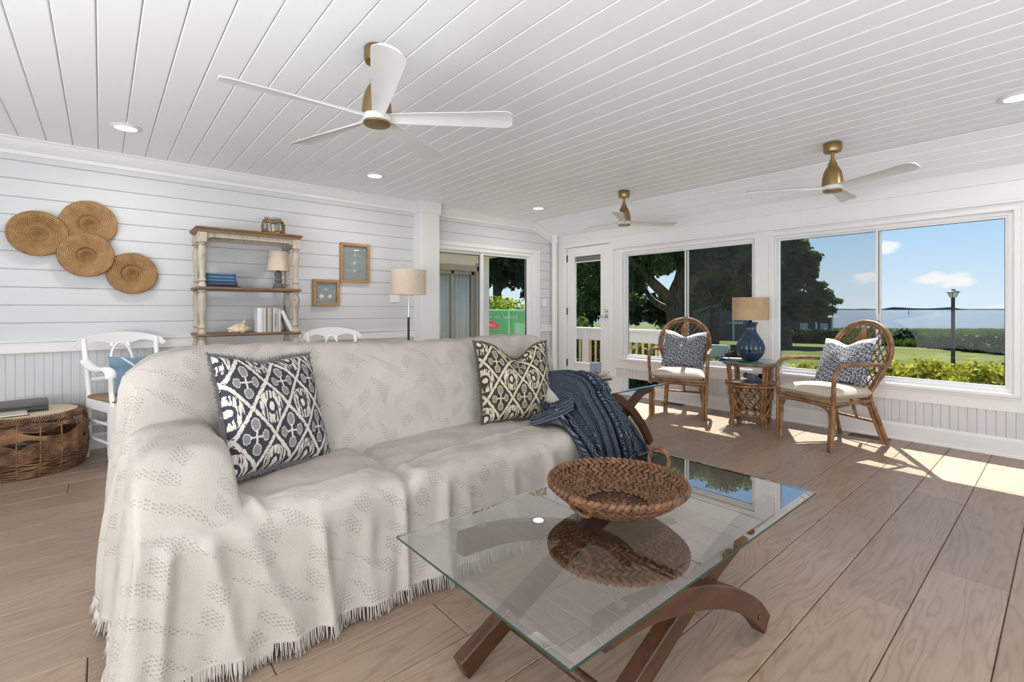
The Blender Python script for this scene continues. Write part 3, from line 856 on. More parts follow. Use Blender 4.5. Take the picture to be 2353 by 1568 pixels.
for nm, c, L, th, lab in (('navy', (22, 30, 62), .235, .030, 'dark navy book at the bottom of the blue stack on the bookcase'),
                          ('royal', (46, 78, 118), .232, .026, 'royal blue book in the middle of the blue stack on the bookcase'),
                          ('teal', (32, 92, 126), .225, .030, 'bright teal blue book under the top one of the blue stack'),
                          ('dusk', (58, 82, 110), .222, .020, 'slate blue book on top of the blue stack on the bookcase')):
    def mk(t, L, D, Hh, c=c):
        MB().box(-L / 2 + .02, L / 2 - .02, -D / 2 - .0042, -D / 2 - .002, Hh * .62, Hh * .80).build('spine_band', plain('band_' + str(c[0]), rgb(min(255, c[0] + 70), min(255, c[1] + 70), min(255, c[2] + 60)), .4), t)
    book('book', lab, (.775 + random.uniform(-.004, .004), 4.76, z), (L, .165, th), bk(nm, *c), random.uniform(-.02, .02), 0, None, 'blue books stacked on the bookcase', mk)
    z += th
o = tag(MB().rbox(-.14, .14, -.09, .09, 0, .010, .003).build('display_tray', BLACK), 'thin black tray under the blue book stack', 'tray'); o.location = (.778, 4.76, SH[0] + .001)
for ob in [q for q in COL.objects if q.get('group') == 'blue books stacked on the bookcase']: ob.location.z += .0105
zz = SH[1] + .001
GM = plain('print_grey', rgb(70, 74, 84), .6)
def letters(t, L, D, Hh):
    rr = random.Random(5)
    for k in range(11):
        z_ = L * (.22 + .055 * k)
        MB().box(-Hh * .16, Hh * .16, -D / 2 - .0052, -D / 2 - .003, z_, z_ + .004).build('spine_mark', GM, t)
        if k % 2: MB().box(-Hh * .05, Hh * .05, -D / 2 - .0052, -D / 2 - .003, z_ + .004, z_ + .008).build('spine_mark', GM, t)
def bands(t, L, D, Hh):
    for f in (.74, .80, .9): MB().box(-Hh * .42, Hh * .42, -D / 2 - .0046, -D / 2 - .002, L * f, L * f + .006).build('spine_band', plain('band_pale', rgb(206, 202, 186), .5), t)
std = [(.045, .215, (226, 228, 230), 'white hardback standing first in the row beside the conch shell', None),
       (.030, .213, (196, 190, 180), 'slim beige book standing second in the row on the bookcase', None),
       (.040, .214, (180, 172, 164), 'taupe book with pale spine bands standing third in the row', bands),
       (.048, .213, (190, 186, 184), 'thick grey book with dark lettering marks on its spine', letters),
       (.025, .205, (200, 194, 180), 'slim cream book standing last upright in the row', None)]
x = 1.040
for k, (th, L, c, lab, mk) in enumerate(std):
    book('book', lab, (x + th / 2, 4.72, zz), (L, .15, th - .003), bk('std%d' % k, *c), 0, 0, None, 'pale books standing on the bookcase', mk, False); x += th + (.004 if k in (1, 2) else 0)
book('book', 'white book leaning against the bookcase post with dark page edges', (x + .092, 4.72, zz + .006), (.205, .15, .028), bk('std9', 226, 226, 224), 0, math.radians(-25), PAGESD, 'pale books standing on the bookcase', None, False)

# conch shell
CONCH = Mat('conch', rgb(226, 206, 176), .5)
_n = CONCH.noise(CONCH.coord('Object'), 22, 4); CONCH.color(CONCH.ramp(_n, [(.3, rgb(186, 146, 108)), (.5, rgb(222, 200, 170)), (.75, rgb(240, 230, 212))])).bump(_n, .4, .004)
t = thing('conch_shell', 'spiky cream conch shell on the bookcase shelf left of the white books', 'shell', (.915, 4.70, SH[1] + .001))
n, m = 64, 18; P = np.zeros((n, m, 3))
for i in range(n):
    s = i / (n - 1)
    for j in range(m):
        a = 2 * PI * j / m
        r = .050 * math.sin(min(1, s * 1.45) * PI / 2) * (1.0 if s < .62 else max(.03, 1 - ((s - .62) / .38)) ** .8)
        r *= 1 + .10 * math.sin(s * 48) * (s > .6) + (.30 * max(0, math.cos(5 * a)) ** 4 if .52 < s < .66 else 0)
        P[i, j] = (-.10 + .19 * s, r * math.cos(a) * 1.0, .036 + r * math.sin(a) * .95)
P[..., 2] = np.maximum(P[..., 2], 0.001)
P = np.concatenate([P, P[:, :1]], 1)
MB().grid(P).build('shell_body', CONCH, t, smooth=60)
for k in range(5):
    a = .4 + k * .6; c_ = (.022 + .006 * math.sin(k), .046 * math.cos(a), .038 + .044 * math.sin(a))
    MB().tube([c_, (c_[0] + .004, c_[1] * 1.3, .038 + (c_[2] - .038) * 1.35), (c_[0] + .008, c_[1] * 1.6, .038 + (c_[2] - .038) * 1.72)], [.013, .008, .001], 8).build('spike', CONCH, t, smooth=60)
MB().tube([(-.09, -.012, .012), (-.03, -.046, .02), (.02, -.052, .024)], [.006, .016, .004], 8, flat=(1, .5)).build('lip', CONCH, t, smooth=60)

# ------------------------------------------------------------------ floor lamp
t = thing('floor_lamp', 'tall floor lamp with linen drum shade in front of the column', 'lamp', (2.36, 4.36, 0))
MB().lathe([(0, 0), (.13, 0), (.13, .012), (.12, .02), (.02, .026), (0, .026)], 36).build('base', BLACK, t, smooth=35)
MB().tube([(0, 0, .02), (0, 0, 1.02)], .0115, 14).build('pole', BLACK, t, smooth=60)
MB().tube([(0, 0, 1.02), (0, 0, 1.16)], .0095, 14).build('neck', CHROME, t, smooth=60)
MB().lathe([(.174, 1.254 - .006), (.176, 1.254 - .006), (.176, 1.495), (.174, 1.495), (.1735, 1.25)], 48, cap=False).build('shade', LINEN, t, smooth=60)
MB().tube([(0, 0, 1.15), (0, 0, 1.50)], .004, 8).build('harp_rod', CHROME, t)
MB().lathe([(0, 1.495), (.006, 1.497), (.007, 1.505), (0, 1.512)], 12).build('finial', CHROME, t, smooth=50)
for a in (0, 2.1, 4.2): MB().tube([(0, 0, 1.487), (.174 * math.cos(a), .174 * math.sin(a), 1.487)], .002, 6).build('spider_arm', CHROME, t)
for (x, y) in ((.035, -.03), (-.035, -.03)):
    c_ = MB().tube([(x, y, 1.24), (x, y, 1.19)], .0012, 5).build('pull_chain', CHROME, t)
    MB().lathe([(0, 1.172), (.004, 1.174), (.005, 1.182), (.002, 1.192), (0, 1.192)], 10, (x, y, 0)).build('pull', CHROME, c_, smooth=50)

# ------------------------------------------------------------------ white chairs
CHW = plain('white_chair_paint', rgb(246, 246, 244), .4)
RUSH = Mat('rush_seat', rgb(150, 120, 86), .8)
_v = RUSH.coord('Object', (60, 60, 60)); _n = RUSH.noise(RUSH.coord('Object', (8, 160, 20)), 1, 3)
RUSH.color(RUSH.ramp(_n, [(.3, rgb(104, 76, 48)), (.7, rgb(186, 156, 118))])).bump(_n, .6, .004)
def white_chair(label, loc, rz, arms):
    """local +y is the back, origin on the floor"""
    t = thing('dining_chair', label, 'chair', loc, rz, 'white chairs by the left wall')
    for s in (-1, 1):
        # rear leg and back post in one sweep
        MB().tube(spline([(s * .215, .27, 0), (s * .215, .215, .22), (s * .215, .205, .44), (s * .225, .225, .66), (s * .235, .265, .88)], 6), .022, 8, flat=(.85, .9)).build('rear_leg', CHW, t, smooth=50)
        MB().prism([(-.024, 0), (.014, 0), (.026, .10), (.026, .43), (-.024, .43)] if s > 0 else [(-.014, 0), (.024, 0), (.024, .43), (-.026, .43), (-.026, .10)], -.245, -.205, 'y').build('front_leg', CHW, t).location = (s * .225, 0, 0)
        for z in (.16, .29):
            MB().tube([(s * .222, -.22, z), (s * .216, .22, z)], .0105, 8).build('side_stretcher', CHW, t, smooth=60)
        MB().box(s * .225 - .012, s * .225 + .012, -.21, .20, .38, .45).build('side_rail', CHW, t)
        if arms:
            MB().tube(spline([(s * .225, -.225, .42), (s * .225, -.20, .52), (s * .235, -.225, .60), (s * .24, -.22, .655)], 6), .022, 8, flat=(.8, 1.0)).build('arm_post', CHW, t, smooth=50)
            MB().tube(spline([(s * .232, .235, .715), (s * .245, .12, .69), (s * .255, -.06, .672), (s * .255, -.20, .685), (s * .255, -.262, .665), (s * .255, -.272, .63)], 6), .030, 10, flat=(.62, 1.1)).build('armrest', CHW, t, smooth=60)
    for z in (.20, .33): MB().tube([(-.22, -.225, z), (.22, -.225, z)], .0105, 8).build('front_stretcher', CHW, t, smooth=60)
    MB().tube([(-.21, .225, .24), (.21, .225, .24)], .0105, 8).build('rear_stretcher', CHW, t, smooth=60)
    MB().box(-.22, .22, -.238, -.214, .38, .45).build('front_rail', CHW, t); MB().box(-.21, .21, .19, .214, .38, .45).build('rear_rail', CHW, t)
    MB().rbox(-.235, .235, -.245, .205, .445, .472, .012).build('seat', RUSH, t)
    # crest rail, bowed and scalloped
    n, m = 28, 8; F = np.zeros((n, m, 3)); B = np.zeros((n, m, 3))
    for i in range(n):
        q = i / (n - 1) * 2 - 1; x = q * .29
        top = .925 - .060 * q * q - .010 * abs(q) ** 6
        low = .842 - .004 - .020 * math.cos(q * PI * 1.9) - .012 * abs(q) ** 3 + (.0)
        if abs(q) > .94: k_ = (abs(q) - .94) / .06; mid = (top + low) / 2; top = mid + (top - mid) * math.sqrt(max(.02, 1 - k_ * k_)); low = mid + (low - mid) * math.sqrt(max(.02, 1 - k_ * k_))
        yb = .300 - .055 * q * q
        for j in range(m):
            z_ = low + (top - low) * j / (m - 1)
            F[i, j] = (x, yb - .014, z_); B[i, j] = (x, yb + .014, z_)
    mb = MB(); mb.grid(F); mb.grid(B); k = n * m
    for i in range(n - 1):
        mb.f.append((i * m, (i + 1) * m, k + (i + 1) * m, k + i * m)); mb.f.append((i * m + m - 1, k + i * m + m - 1, k + (i + 1) * m + m - 1, (i + 1) * m + m - 1))
    for j in range(m - 1):
        mb.f.append((j, k + j, k + j + 1, j + 1)); e = (n - 1) * m; mb.f.append((e + j, e + j + 1, k + e + j + 1, k + e + j))
    mb.build('crest_rail', CHW, t, smooth=50)
    # wish-bone splat: an oval ring above crossing curved bars
    MB().tube([(.066 * math.cos(a * PI / 16) * (1 - .15 * math.sin(a * PI / 16)), .262 + .028 * math.sin(a * PI / 16), .735 + .105 * math.sin(a * PI / 16)) for a in range(32)], .0135, 8, closed=True, flat=(.75, 1)).build('splat_ring', CHW, t, smooth=60)
    for s in (-1, 1):
        MB().tube(spline([(s * .05, .29, .845), (s * .056, .283, .81)], 3), .014, 8).build('splat_shoulder', CHW, t, smooth=60)
        MB().tube(spline([(-s * .022, .238, .640), (s * .02, .232, .60), (s * .055, .222, .54), (s * .075, .21, .455)], 5), .0125, 8, flat=(.75, 1)).build('splat_leg', CHW, t, smooth=60)
    MB().tube([(-.222, .215, .575), (.222, .215, .575)], .015, 8, flat=(1.2, .7)).build('cross_rail', CHW, t, smooth=50)
    return t
chair_a_dir = math.atan2(.42, -.141) - PI / 2
white_chair('white armchair with rush seat holding a blue pillow, left of the sofa', (.205, 4.585, 0), chair_a_dir, True)
white_chair('white chair by the wall, only its curved top rail showing above the sofa', (1.72, 4.46, 0), 0.0, False)
# ------------------------------------------------------------------ sofa under its throw cover
SX, SY = .075, 1.675                        # world position of the sofa's front left corner
SL, SD = 2.20, .86                         # length, depth
def sstep(x, a, b):
    t_ = np.clip((x - a) / (b - a), 0, 1); return t_ * t_ * (3 - 2 * t_)
def sofa_top(x, y):
    """height of the sofa's upper surface over its footprint (numpy arrays)"""
    # seat with two crowned cushions
    gap = .845
    c1 = np.clip((x - .20) / (gap - .20), 0, 1); c2 = np.clip((x - gap) / (1.90 - gap), 0, 1)
    crown = np.where(x < gap, (1 - (2 * c1 - 1) ** 4), (1 - (2 * c2 - 1) ** 4))
    seat = .432 + .030 * crown * sstep(y, -.02, .10) - .022 * np.clip((.03 - y) / .03, 0, 1) ** 2 - .02 * np.exp(-((x - gap) / .022) ** 2)
    # back: leaning cushion with a soft rounded top
    yb = .505 + .02 * np.cos((x - .5) * 5)
    b = np.clip((y - yb) / .165, 0, 1)
    topz = .925 + .012 * np.sin(x * 3.1 + .3) - .09 * np.clip((.20 - x) / .20, 0, 1) ** 2 - .06 * np.clip((x - 2.02) / .18, 0, 1) ** 2
    back = np.where(y > yb - .001, .43 + (topz - .43) * (1 - (1 - b) ** 2.3) , 0)
    back = back - .03 * np.clip((y - .80) / .06, 0, 1) ** 2
    # rolled arms
    def arm(c, hw, top):
        q = np.clip(np.abs(x - c) / hw, 0, 1)
        a = top - .10 + .10 * np.sqrt(1 - q ** 2.6)
        edge = 1 - sstep(np.abs(x - c), hw * .93, hw * 1.10)
        fr = .34 * np.clip((.19 - y) / .19, 0, 1) ** 2.2
        return (a - fr) * edge
    left = arm(.125, .150, .655 + .02 * sstep(y, .1, .5)); right = arm(2.045, .150, .650)
    return np.maximum(np.maximum(seat, back), np.maximum(left, right))
def smooth2(A, k):
    for _ in range(k):
        B = np.pad(A, 1, mode='edge')
        A = (B[1:-1, 1:-1] * 2 + B[:-2, 1:-1] + B[2:, 1:-1] + B[1:-1, :-2] + B[1:-1, 2:]) / 6
    return A
fx = np.linspace(-.02, SL + .02, 340); fy = np.linspace(-.02, SD + .02, 180)
FX, FY = np.meshgrid(fx, fy, indexing='ij')
FH = smooth2(sofa_top(FX, FY), 4)
def sample(x, y):
    u = np.clip((x - fx[0]) / (fx[-1] - fx[0]) * (len(fx) - 1), 0, len(fx) - 1.001); v = np.clip((y - fy[0]) / (fy[-1] - fy[0]) * (len(fy) - 1), 0, len(fy) - 1.001)
    i, j = u.astype(int), v.astype(int); a, b = u - i, v - j
    return FH[i, j] * (1 - a) * (1 - b) + FH[i + 1, j] * a * (1 - b) + FH[i, j + 1] * (1 - a) * b + FH[i + 1, j + 1] * a * b
def noise1(s, seed, f):
    rs = np.random.RandomState(seed); out = 0
    for k in range(5):
        out = out + np.sin(s * f * (1 + k * .63) + rs.uniform(0, 6.28)) * rs.uniform(.4, 1) / (1 + .35 * k)
    return out / 2.2
def drape(xs, ys, hem_lo, sk, lift=0.0, fold=.016, seed=1, extra=None):
    """cloth laid over the sofa: xs, ys are plan positions; beyond the edge it hangs"""
    X, Y = np.meshgrid(xs, ys, indexing='ij')
    cx = np.clip(X, .004, SL - .004); cy = np.clip(Y, .004, SD - .004)
    top = sample(cx, cy)
    dx, dy = X - cx, Y - cy
    d = np.sqrt(dx ** 2 + dy ** 2)
    q = np.clip(d / sk, 0, 1)
    hang = np.clip(q + .0, 0, 1)
    Z = top - (top - hem_lo) * (hang ** .9) + lift
    ux = np.where(d > 1e-6, dx / np.maximum(d, 1e-6), 0); uy = np.where(d > 1e-6, dy / np.maximum(d, 1e-6), 0)
    per = X * 1.0 - Y * 1.0
    f = noise1(per * 1.0, seed, 11.0) + .55 * noise1(per, seed + 3, 27.0)
    f = np.tanh(f * 1.6) * .75 + .25 * f
    wgt = hang ** .75 * (.35 + .65 * hang)
    X = cx + ux * (d * .45 + wgt * fold * (1 + f * 1.15)) + ux * .008
    Y = cy + uy * (d * .45 + wgt * fold * (1 + f * 1.15)) + uy * .008
    Z = np.maximum(Z, hem_lo * (1 - .0 * q))
    return X, Y, Z, hang
def nonuni(brk):
    out = []
    for a, b, n in brk: out += list(np.linspace(a, b, n, endpoint=False))
    return np.array(out + [brk[-1][1]])
xs = nonuni([(-.085, 0, 44), (0, .25, 40), (.25, .33, 22), (.33, 1.85, 155), (1.85, 1.93, 20), (1.93, 2.20, 40), (2.20, 2.285, 44)])
ys = nonuni([(-.080, 0, 50), (0, .48, 70), (.48, .70, 56), (.70, .86, 18), (.86, .94, 30)])
X, Y, Z, hang = drape(xs, ys, .052, .080, .006, .015)
# soft wrinkles over the cushions and pulled folds by the arm
r2 = NR.uniform(0, 6.28, 12)
wr = .0035 * np.sin(X * 21 + Y * 13 + r2[0]) * np.sin(Y * 17 - X * 6 + r2[1]) + .0025 * np.sin(X * 47 - Y * 29 + r2[2])
seatm = sstep(Y, .0, .06) * (1 - sstep(Y, .44, .50)) * sstep(X, .3, .36) * (1 - sstep(X, 1.8, 1.9))
Z += wr * (hang < .05)
Z += seatm * (.006 * np.exp(-((Y - .10 - .1 * (X - .5)) / .02) ** 2) + .010 * np.exp(-(((X - .86) + .35 * (Y - .15)) / .03) ** 2))
# folds dropping from the left end of the back
lf = sstep(Y, .36, .52) * (1 - sstep(X, .02, .20))
X -= lf * (.012 * np.sin(Y * 42) + .010 * np.sin(Z * 9 + Y * 60)) * (1 - hang * .3)
X -= .030 * sstep(.9 - Z, .1, .6) * (X < .02) * sstep(Y, .30, .6) * 0.6
# hem sways
Z += (hang > .9) * .010 * (noise1(X * 1.0 - Y, 21, 6.0)) * (hang - .9) / .1
# drawn folds: long soft ridges over the front skirt and the arm front
def ridge(cx, slope, wid, amp, z0, z1):
    d_ = (X - cx) - slope * (Z - .25)
    return amp * np.exp(-(d_ / wid) ** 2) * sstep(Z, z0, z0 + .08) * (1 - sstep(Z, z1 - .12, z1))
front = (hang > .02) * (Y < .06)
for cx, sl_, wd_, am, z0_, z1_ in ((.50, -.05, .022, .030, -.1, .44), (.66, .05, .03, .018, -.1, .40), (.80, .02, .018, .026, -.1, .46), (.985, .08, .025, .022, -.1, .46), (1.10, -.04, .03, .016, -.1, .42), (.33, -.35, .03, .018, -.1, .50), (.20, -.18, .028, .024, -.1, .52), (.06, .08, .020, .020, -.1, .52), (1.35, 0, .03, .015, -.1, .44), (1.6, .05, .03, .018, -.1, .44)):
    Y = Y - front * ridge(cx, sl_, wd_, am, z0_, z1_)
# creases pulled over the arm and where seat meets arm
wr2 = np.exp(-(((X - .30) + .30 * (Y - .10)) / .018) ** 2) * sstep(Y, -.02, .05) * (1 - sstep(Y, .2, .42))
Z += .016 * wr2
Z += .006 * np.sin(Y * 55 + X * 20) * sstep(X, .26, .34) * (1 - sstep(X, .45, .6)) * sstep(Y, .40, .47) * (1 - sstep(Y, .5, .6)) * (hang < .05)
Z = np.maximum(Z, .036)
P = np.stack([X + SX, Y + SY, Z], -1)
du = np.zeros(P.shape[:2]); dv = np.zeros(P.shape[:2])
du[1:] = np.cumsum(np.linalg.norm(np.diff(P, axis=0), axis=2), 0); dv[:, 1:] = np.cumsum(np.linalg.norm(np.diff(P, axis=1), axis=2), 1)
COVER = Mat('cream_knit_throw', rgb(206, 198, 186), .9, spec=.15)
_tc = COVER.coord('UV'); _u, _v2, _w = COVER.xyz(_tc)
_zig = ((_u / .30).fract() - .5).abs() * .26
_band = (((_v2 + _zig) / .155).fract() - .5).abs().lt(.20)
_sw = COVER.noise(COVER.vec(_u, _v2), 7, 2)
_eye = ((_u + _v2) * (2 * PI / .024)).sin() * ((_u - _v2) * (2 * PI / .024)).sin()
_eye = _eye.step(.15, .75)
_sel = (((_u + _v2 * .4) / .11).fract() - .5).abs().lt(.33)
_lace = _eye * _band * _sel
_knit = COVER.noise(COVER.vec(_u * 1.0, _v2 * 1.0), 260, 2); _rib = ((_u - _v2) * (2 * PI / .0075)).sin() * .5 + .5
_hgt = _knit * .5 + _rib * .08 - _lace * 1.6 + (((_v2 + _zig) / .155).fract() - .5).abs().gt(.42) * .5
_n = COVER.noise(COVER.coord('Object'), 5, 3)
COVER.color(COVER.ramp(_n * .4 + _knit * .35 + _lace * -.06 + .12, [(.25, rgb(152, 146, 138)), (.62, rgb(181, 175, 167))])).bump(_hgt, .65, .004)
cover = thing('sofa_cover', 'cream knitted throw with fringed hem draped over the whole sofa', 'sofa cover', (SX, SY, 0))
cover.location = (0, 0, 0)
mb = MB(); mb.grid(P)
cl_ = mb.build('cloth', COVER, cover, smooth=180, uv=np.stack([du, dv], -1).reshape(-1, 2), fixn=True)
sol = cl_.modifiers.new('thick', 'SOLIDIFY'); sol.thickness = .004; sol.offset = -1
def fringe(points, dirs, n, ln, rad, mat, parent, floor_z=.004, sway=.35, name='fringe', seed=3, clump=0.0):
    rs = random.Random(seed); mb = MB(); m = len(points)
    for k in range(n):
        s = (k + rs.random()) / n * (m - 1.001); i = int(s); a = s - i
        p = points[i] * (1 - a) + points[i + 1] * a; d = dirs[i] * (1 - a) + dirs[i + 1] * a
        L = ln * rs.uniform(.6, 1.25); side = Vector((rs.uniform(-1, 1), rs.uniform(-1, 1), rs.uniform(-.3, .3))) * sway
        pts = []; c_ = Vector(p) ; dd = Vector(d).normalized()
        for q in range(4):
            pts.append(c_.copy()); st = (dd + side * (q / 3)).normalized() * L / 3; c_ = c_ + st
            if c_.z < floor_z: c_.z = floor_z + rs.random() * .004
        mb.tube(pts, [rad, rad * .9, rad * .7, rad * .35], 4)
    o = mb.build(name, mat, parent, fixn=False); o['kind'] = 'stuff'; return o
FRINGE = plain('cream_fringe', rgb(180, 174, 166), .9)
pf = P[:, 0, :]; fringe(pf, np.tile([0, -.15, -1.0], (len(pf), 1)), 760, .055, .0019, FRINGE, cover)
pl_ = P[0, :, :]; fringe(pl_, np.tile([-.2, 0, -1.0], (len(pl_), 1)), 300, .05, .0019, FRINGE, cover, seed=5)

# the sofa itself, hidden below the cover
UPH = plain('sofa_upholstery', rgb(150, 142, 130), .9)
sofa = thing('sofa', 'two-seat sofa hidden beneath the cream throw', 'sofa', (SX, SY, 0))
MB().rbox(.05, SL - .05, .05, SD - .05, .05, .28, .02).build('base', UPH, sofa)
MB().rbox(.26, .82, .06, .48, .28, .38, .04).build('seat_cushion', UPH, sofa); MB().rbox(.86, 1.86, .06, .48, .28, .38, .04).build('seat_cushion', UPH, sofa)
MB().rbox(.12, SL - .16, .68, .80, .28, .80, .05).build('backrest', UPH, sofa)
for c_ in (.125, 2.045): MB().rbox(c_ - .08, c_ + .08, .22, .74, .28, .56, .05).build('arm', UPH, sofa)
for a in (.10, SL - .10):
    for b in (.10, SD - .10): MB().lathe([(0, 0), (.02, 0), (.028, .05), (0, .05)], 12, (a, b, 0)).build('foot', SHELFW, sofa)

# ------------------------------------------------------------------ pillows
def pillow_mesh(w_, h_, t_, chop=.0, n=34, ear=.07, seed=0, lean=0.0):
    g = np.linspace(-1, 1, n); U, V = np.meshgrid(g, g, indexing='ij')
    rs = np.random.RandomState(seed)
    pin = ear * (1 - V ** 2) * np.abs(U) ** 3; pin2 = ear * (1 - U ** 2) * np.abs(V) ** 3
    x = w_ / 2 * (U - np.sign(U) * pin); z = h_ / 2 * (V - np.sign(V) * pin2)
    z -= h_ / 2 * chop * np.exp(-((U - lean) / .42) ** 2) * np.clip((V + .2) / 1.2, 0, 1) ** 1.5
    prof = np.clip((1 - U ** 2) * (1 - V ** 2), 0, 1) ** .42
    dent = 1 - .55 * chop / .3 * np.exp(-((U - lean) / .28) ** 2) * np.clip((V + .1) / 1.1, 0, 1)
    wr_ = .012 * np.sin(U * 7 + rs.uniform(0, 6)) * np.sin(V * 5 + rs.uniform(0, 6)) * (1 - U ** 2) * (1 - V ** 2)
    T = t_ / 2 * prof * dent + wr_ * .6
    F = np.stack([x, -T, z], -1); B = np.stack([x, T, z], -1)
    mb = MB(); mb.grid(F); mb.grid(B[::-1]); 
    uv = np.concatenate([np.stack([U * w_ / 2, V * h_ / 2], -1).reshape(-1, 2), np.stack([U[::-1] * w_ / 2 + 3, V * h_ / 2], -1).reshape(-1, 2)])
    edge = [F[i, 0] for i in range(n)] + [F[n - 1, j] for j in range(n)] + [F[i, n - 1] for i in reversed(range(n))] + [F[0, j] for j in reversed(range(n))]
    return mb, uv, np.array(edge)
def ikat(name, dark, cream, grey):
    m = Mat(name, dark, .85, spec=.15)
    tc_ = m.coord('UV'); u, v, _ = m.xyz(tc_)
    j1 = m.noise(m.vec(u * 160, v * 28), 1, 2) - .5; j2 = m.noise(m.vec(u * 40, v * 40), 1, 2) - .5
    v = v + j1 * .020 + j2 * .006; u = u + j2 * .008
    px, py = .150, .215
    A = u / px + v / py; B = u / px - v / py
    fa, fb = A.fract() - .5, B.fract() - .5
    line = fa.abs().max(fb.abs()).gt(.445) * (m.noise(m.vec(u * 220, v * 120), 1, 1).gt(.36))
    lx = (fa + fb) * (px / 2); ly = (fa - fb) * (py / 2)
    row = (A.floor() - B.floor()).mod(2.0).gt(.5)
    def ell(cx, cy, rx, ry):
        a = (lx - cx) / rx; b = (ly - cy) / ry
        return a * a + b * b
    ov = None; ring = None
    for (cx, cy, rx, ry) in ((0, .046, .016, .026), (0, -.046, .017, .022), (.034, 0, .013, .022), (-.034, 0, .013, .022)):
        e = ell(cx, cy, rx, ry); o_ = e.lt(1.0); g_ = e.lt(.72)
        ov = o_ if ov is None else ov.max(o_); ring = g_ if ring is None else ring.max(g_)
    stem = lx.abs().lt(.0035) * ly.abs().lt(.04) + ly.abs().lt(.0035) * lx.abs().lt(.03)
    fl = ell(0, 0, .046, .066).lt(1.0) * (m.noise(m.vec(u * 150, v * 16), 1, 2).gt(.47)) * (ell(0, 0, .022, .032).gt(1.0))
    eye = ell(0, 0, .011, .017).lt(1.0)
    t1 = ov.max(stem); t2 = fl.max(eye)
    cre = line.max(row * (t1 - ring).max(0.0)).max((1.0 - row) * t2).min(1.0)
    gre = row * ring
    st = m.noise(m.vec(u * 500, v * 60), 1, 1)
    c = m.mix(gre * .85, dark, grey); c = m.mix(cre * (st * .5 + .6).min(1.0), c, cream)
    m.color(c).bump(m.noise(m.vec(u * 900, v * 900), 1, 2), .25, .001)
    return m
IK1 = ikat('charcoal_ikat', rgb(58, 59, 66), rgb(214, 206, 196), rgb(136, 132, 132))
IK2 = ikat('olive_black_ikat', rgb(56, 53, 46), rgb(200, 188, 166), rgb(128, 122, 112))
def place_pillow(name, label, w_, h_, t_, chop, mat, base, yaw, tilt, roll, fr=None, group=None, ear=.07, seed=0, lean=0.0, extras=None):
    """base = world point under the bottom edge centre; yaw about z, tilt leans the top back"""
    t = thing(name, label, 'pillow', base, 0, group)
    mb, uv, edge = pillow_mesh(w_, h_, t_, chop, seed=seed, ear=ear, lean=lean)
    M = Matrix.Rotation(yaw, 4, 'Z') @ Matrix.Rotation(-tilt, 4, 'X') @ Matrix.Rotation(roll, 4, 'Y') @ Matrix.Translation((0, 0, h_ / 2))
    t.matrix_world = Matrix.Translation(base) @ M
    o = mb.build('pillow_body', mat, t, smooth=180, uv=uv)
    if fr:
        cen = np.array([0, 0, 0]); d = edge - cen; d[:, 1] *= .2
        fo = fringe(edge, d / np.maximum(.001, np.linalg.norm(d, axis=1))[:, None], fr[1], fr[2], .0016, fr[0], t, -9, .7, seed=seed + 9)
    return t
FR1 = plain('charcoal_fringe', rgb(104, 102, 104), .9)
FR2 = plain('olive_fringe', rgb(76, 72, 62), .9)
place_pillow('throw_pillow', 'charcoal and cream ikat pillow with frayed edges at the sofa left end', .46, .46, .17, .10, IK1, (.555, 2.03, .478), math.radians(27), math.radians(21), math.radians(5), (FR1, 900, .022), 'ikat pillows', .05, 2, -.1)
place_pillow('throw_pillow', 'olive black ikat pillow with deep karate chop at the sofa right end', .48, .46, .18, .42, IK2, (1.83, 2.06, .462), math.radians(-11), math.radians(17), math.radians(2), (FR2, 900, .020), 'ikat pillows', .06, 4, .05)
BLUEP = Mat('blue_striped_cotton', rgb(112, 142, 170), .85, spec=.15)
_u, _v2, _w = BLUEP.xyz(BLUEP.coord('UV'))
_l = ((_u * .8 + _v2 * .6 - .02).abs().lt(.008)).max((_u * .75 - _v2 * .7 - .05).abs().lt(.008))
BLUEP.color(BLUEP.mix(_l, rgb(120, 146, 168), rgb(226, 230, 234)))
place_pillow('throw_pillow', 'small pale blue pillow with white stripes on the white armchair', .31, .29, .10, .06, BLUEP, (.20, 4.54, .475), chair_a_dir + .15, math.radians(20), math.radians(4), None, None, .06, 6)
BOUCLE = Mat('navy_boucle_stripe', rgb(90, 110, 140), .9, spec=.1)
_u, _v2, _w = BOUCLE.xyz(BOUCLE.coord('UV'))
_sl = _v2 + _u * .55 + (BOUCLE.noise(BOUCLE.vec(_u, _v2), 9, 2) - .5) * .05
_st = (_sl * (2 * PI / .045)).sin() * .5 + .5
_sp = BOUCLE.voronoi(BOUCLE.vec(_u, _v2 * 1.0), 110)
_nn = BOUCLE.noise(BOUCLE.vec(_u, _v2), 95, 2, .5)
_mix = (_nn.step(.45, .62))
_cc = BOUCLE.mix(_mix, rgb(40, 54, 80), rgb(186, 192, 198)); _cc = BOUCLE.mix((_st.pow(8.0)) * .35, _cc, rgb(206, 188, 160)); _cc = BOUCLE.mix((_v2.gt(.155)) * .85, _cc, rgb(226, 226, 224))
BOUCLE.color(_cc).bump(_sp, .9, .006)

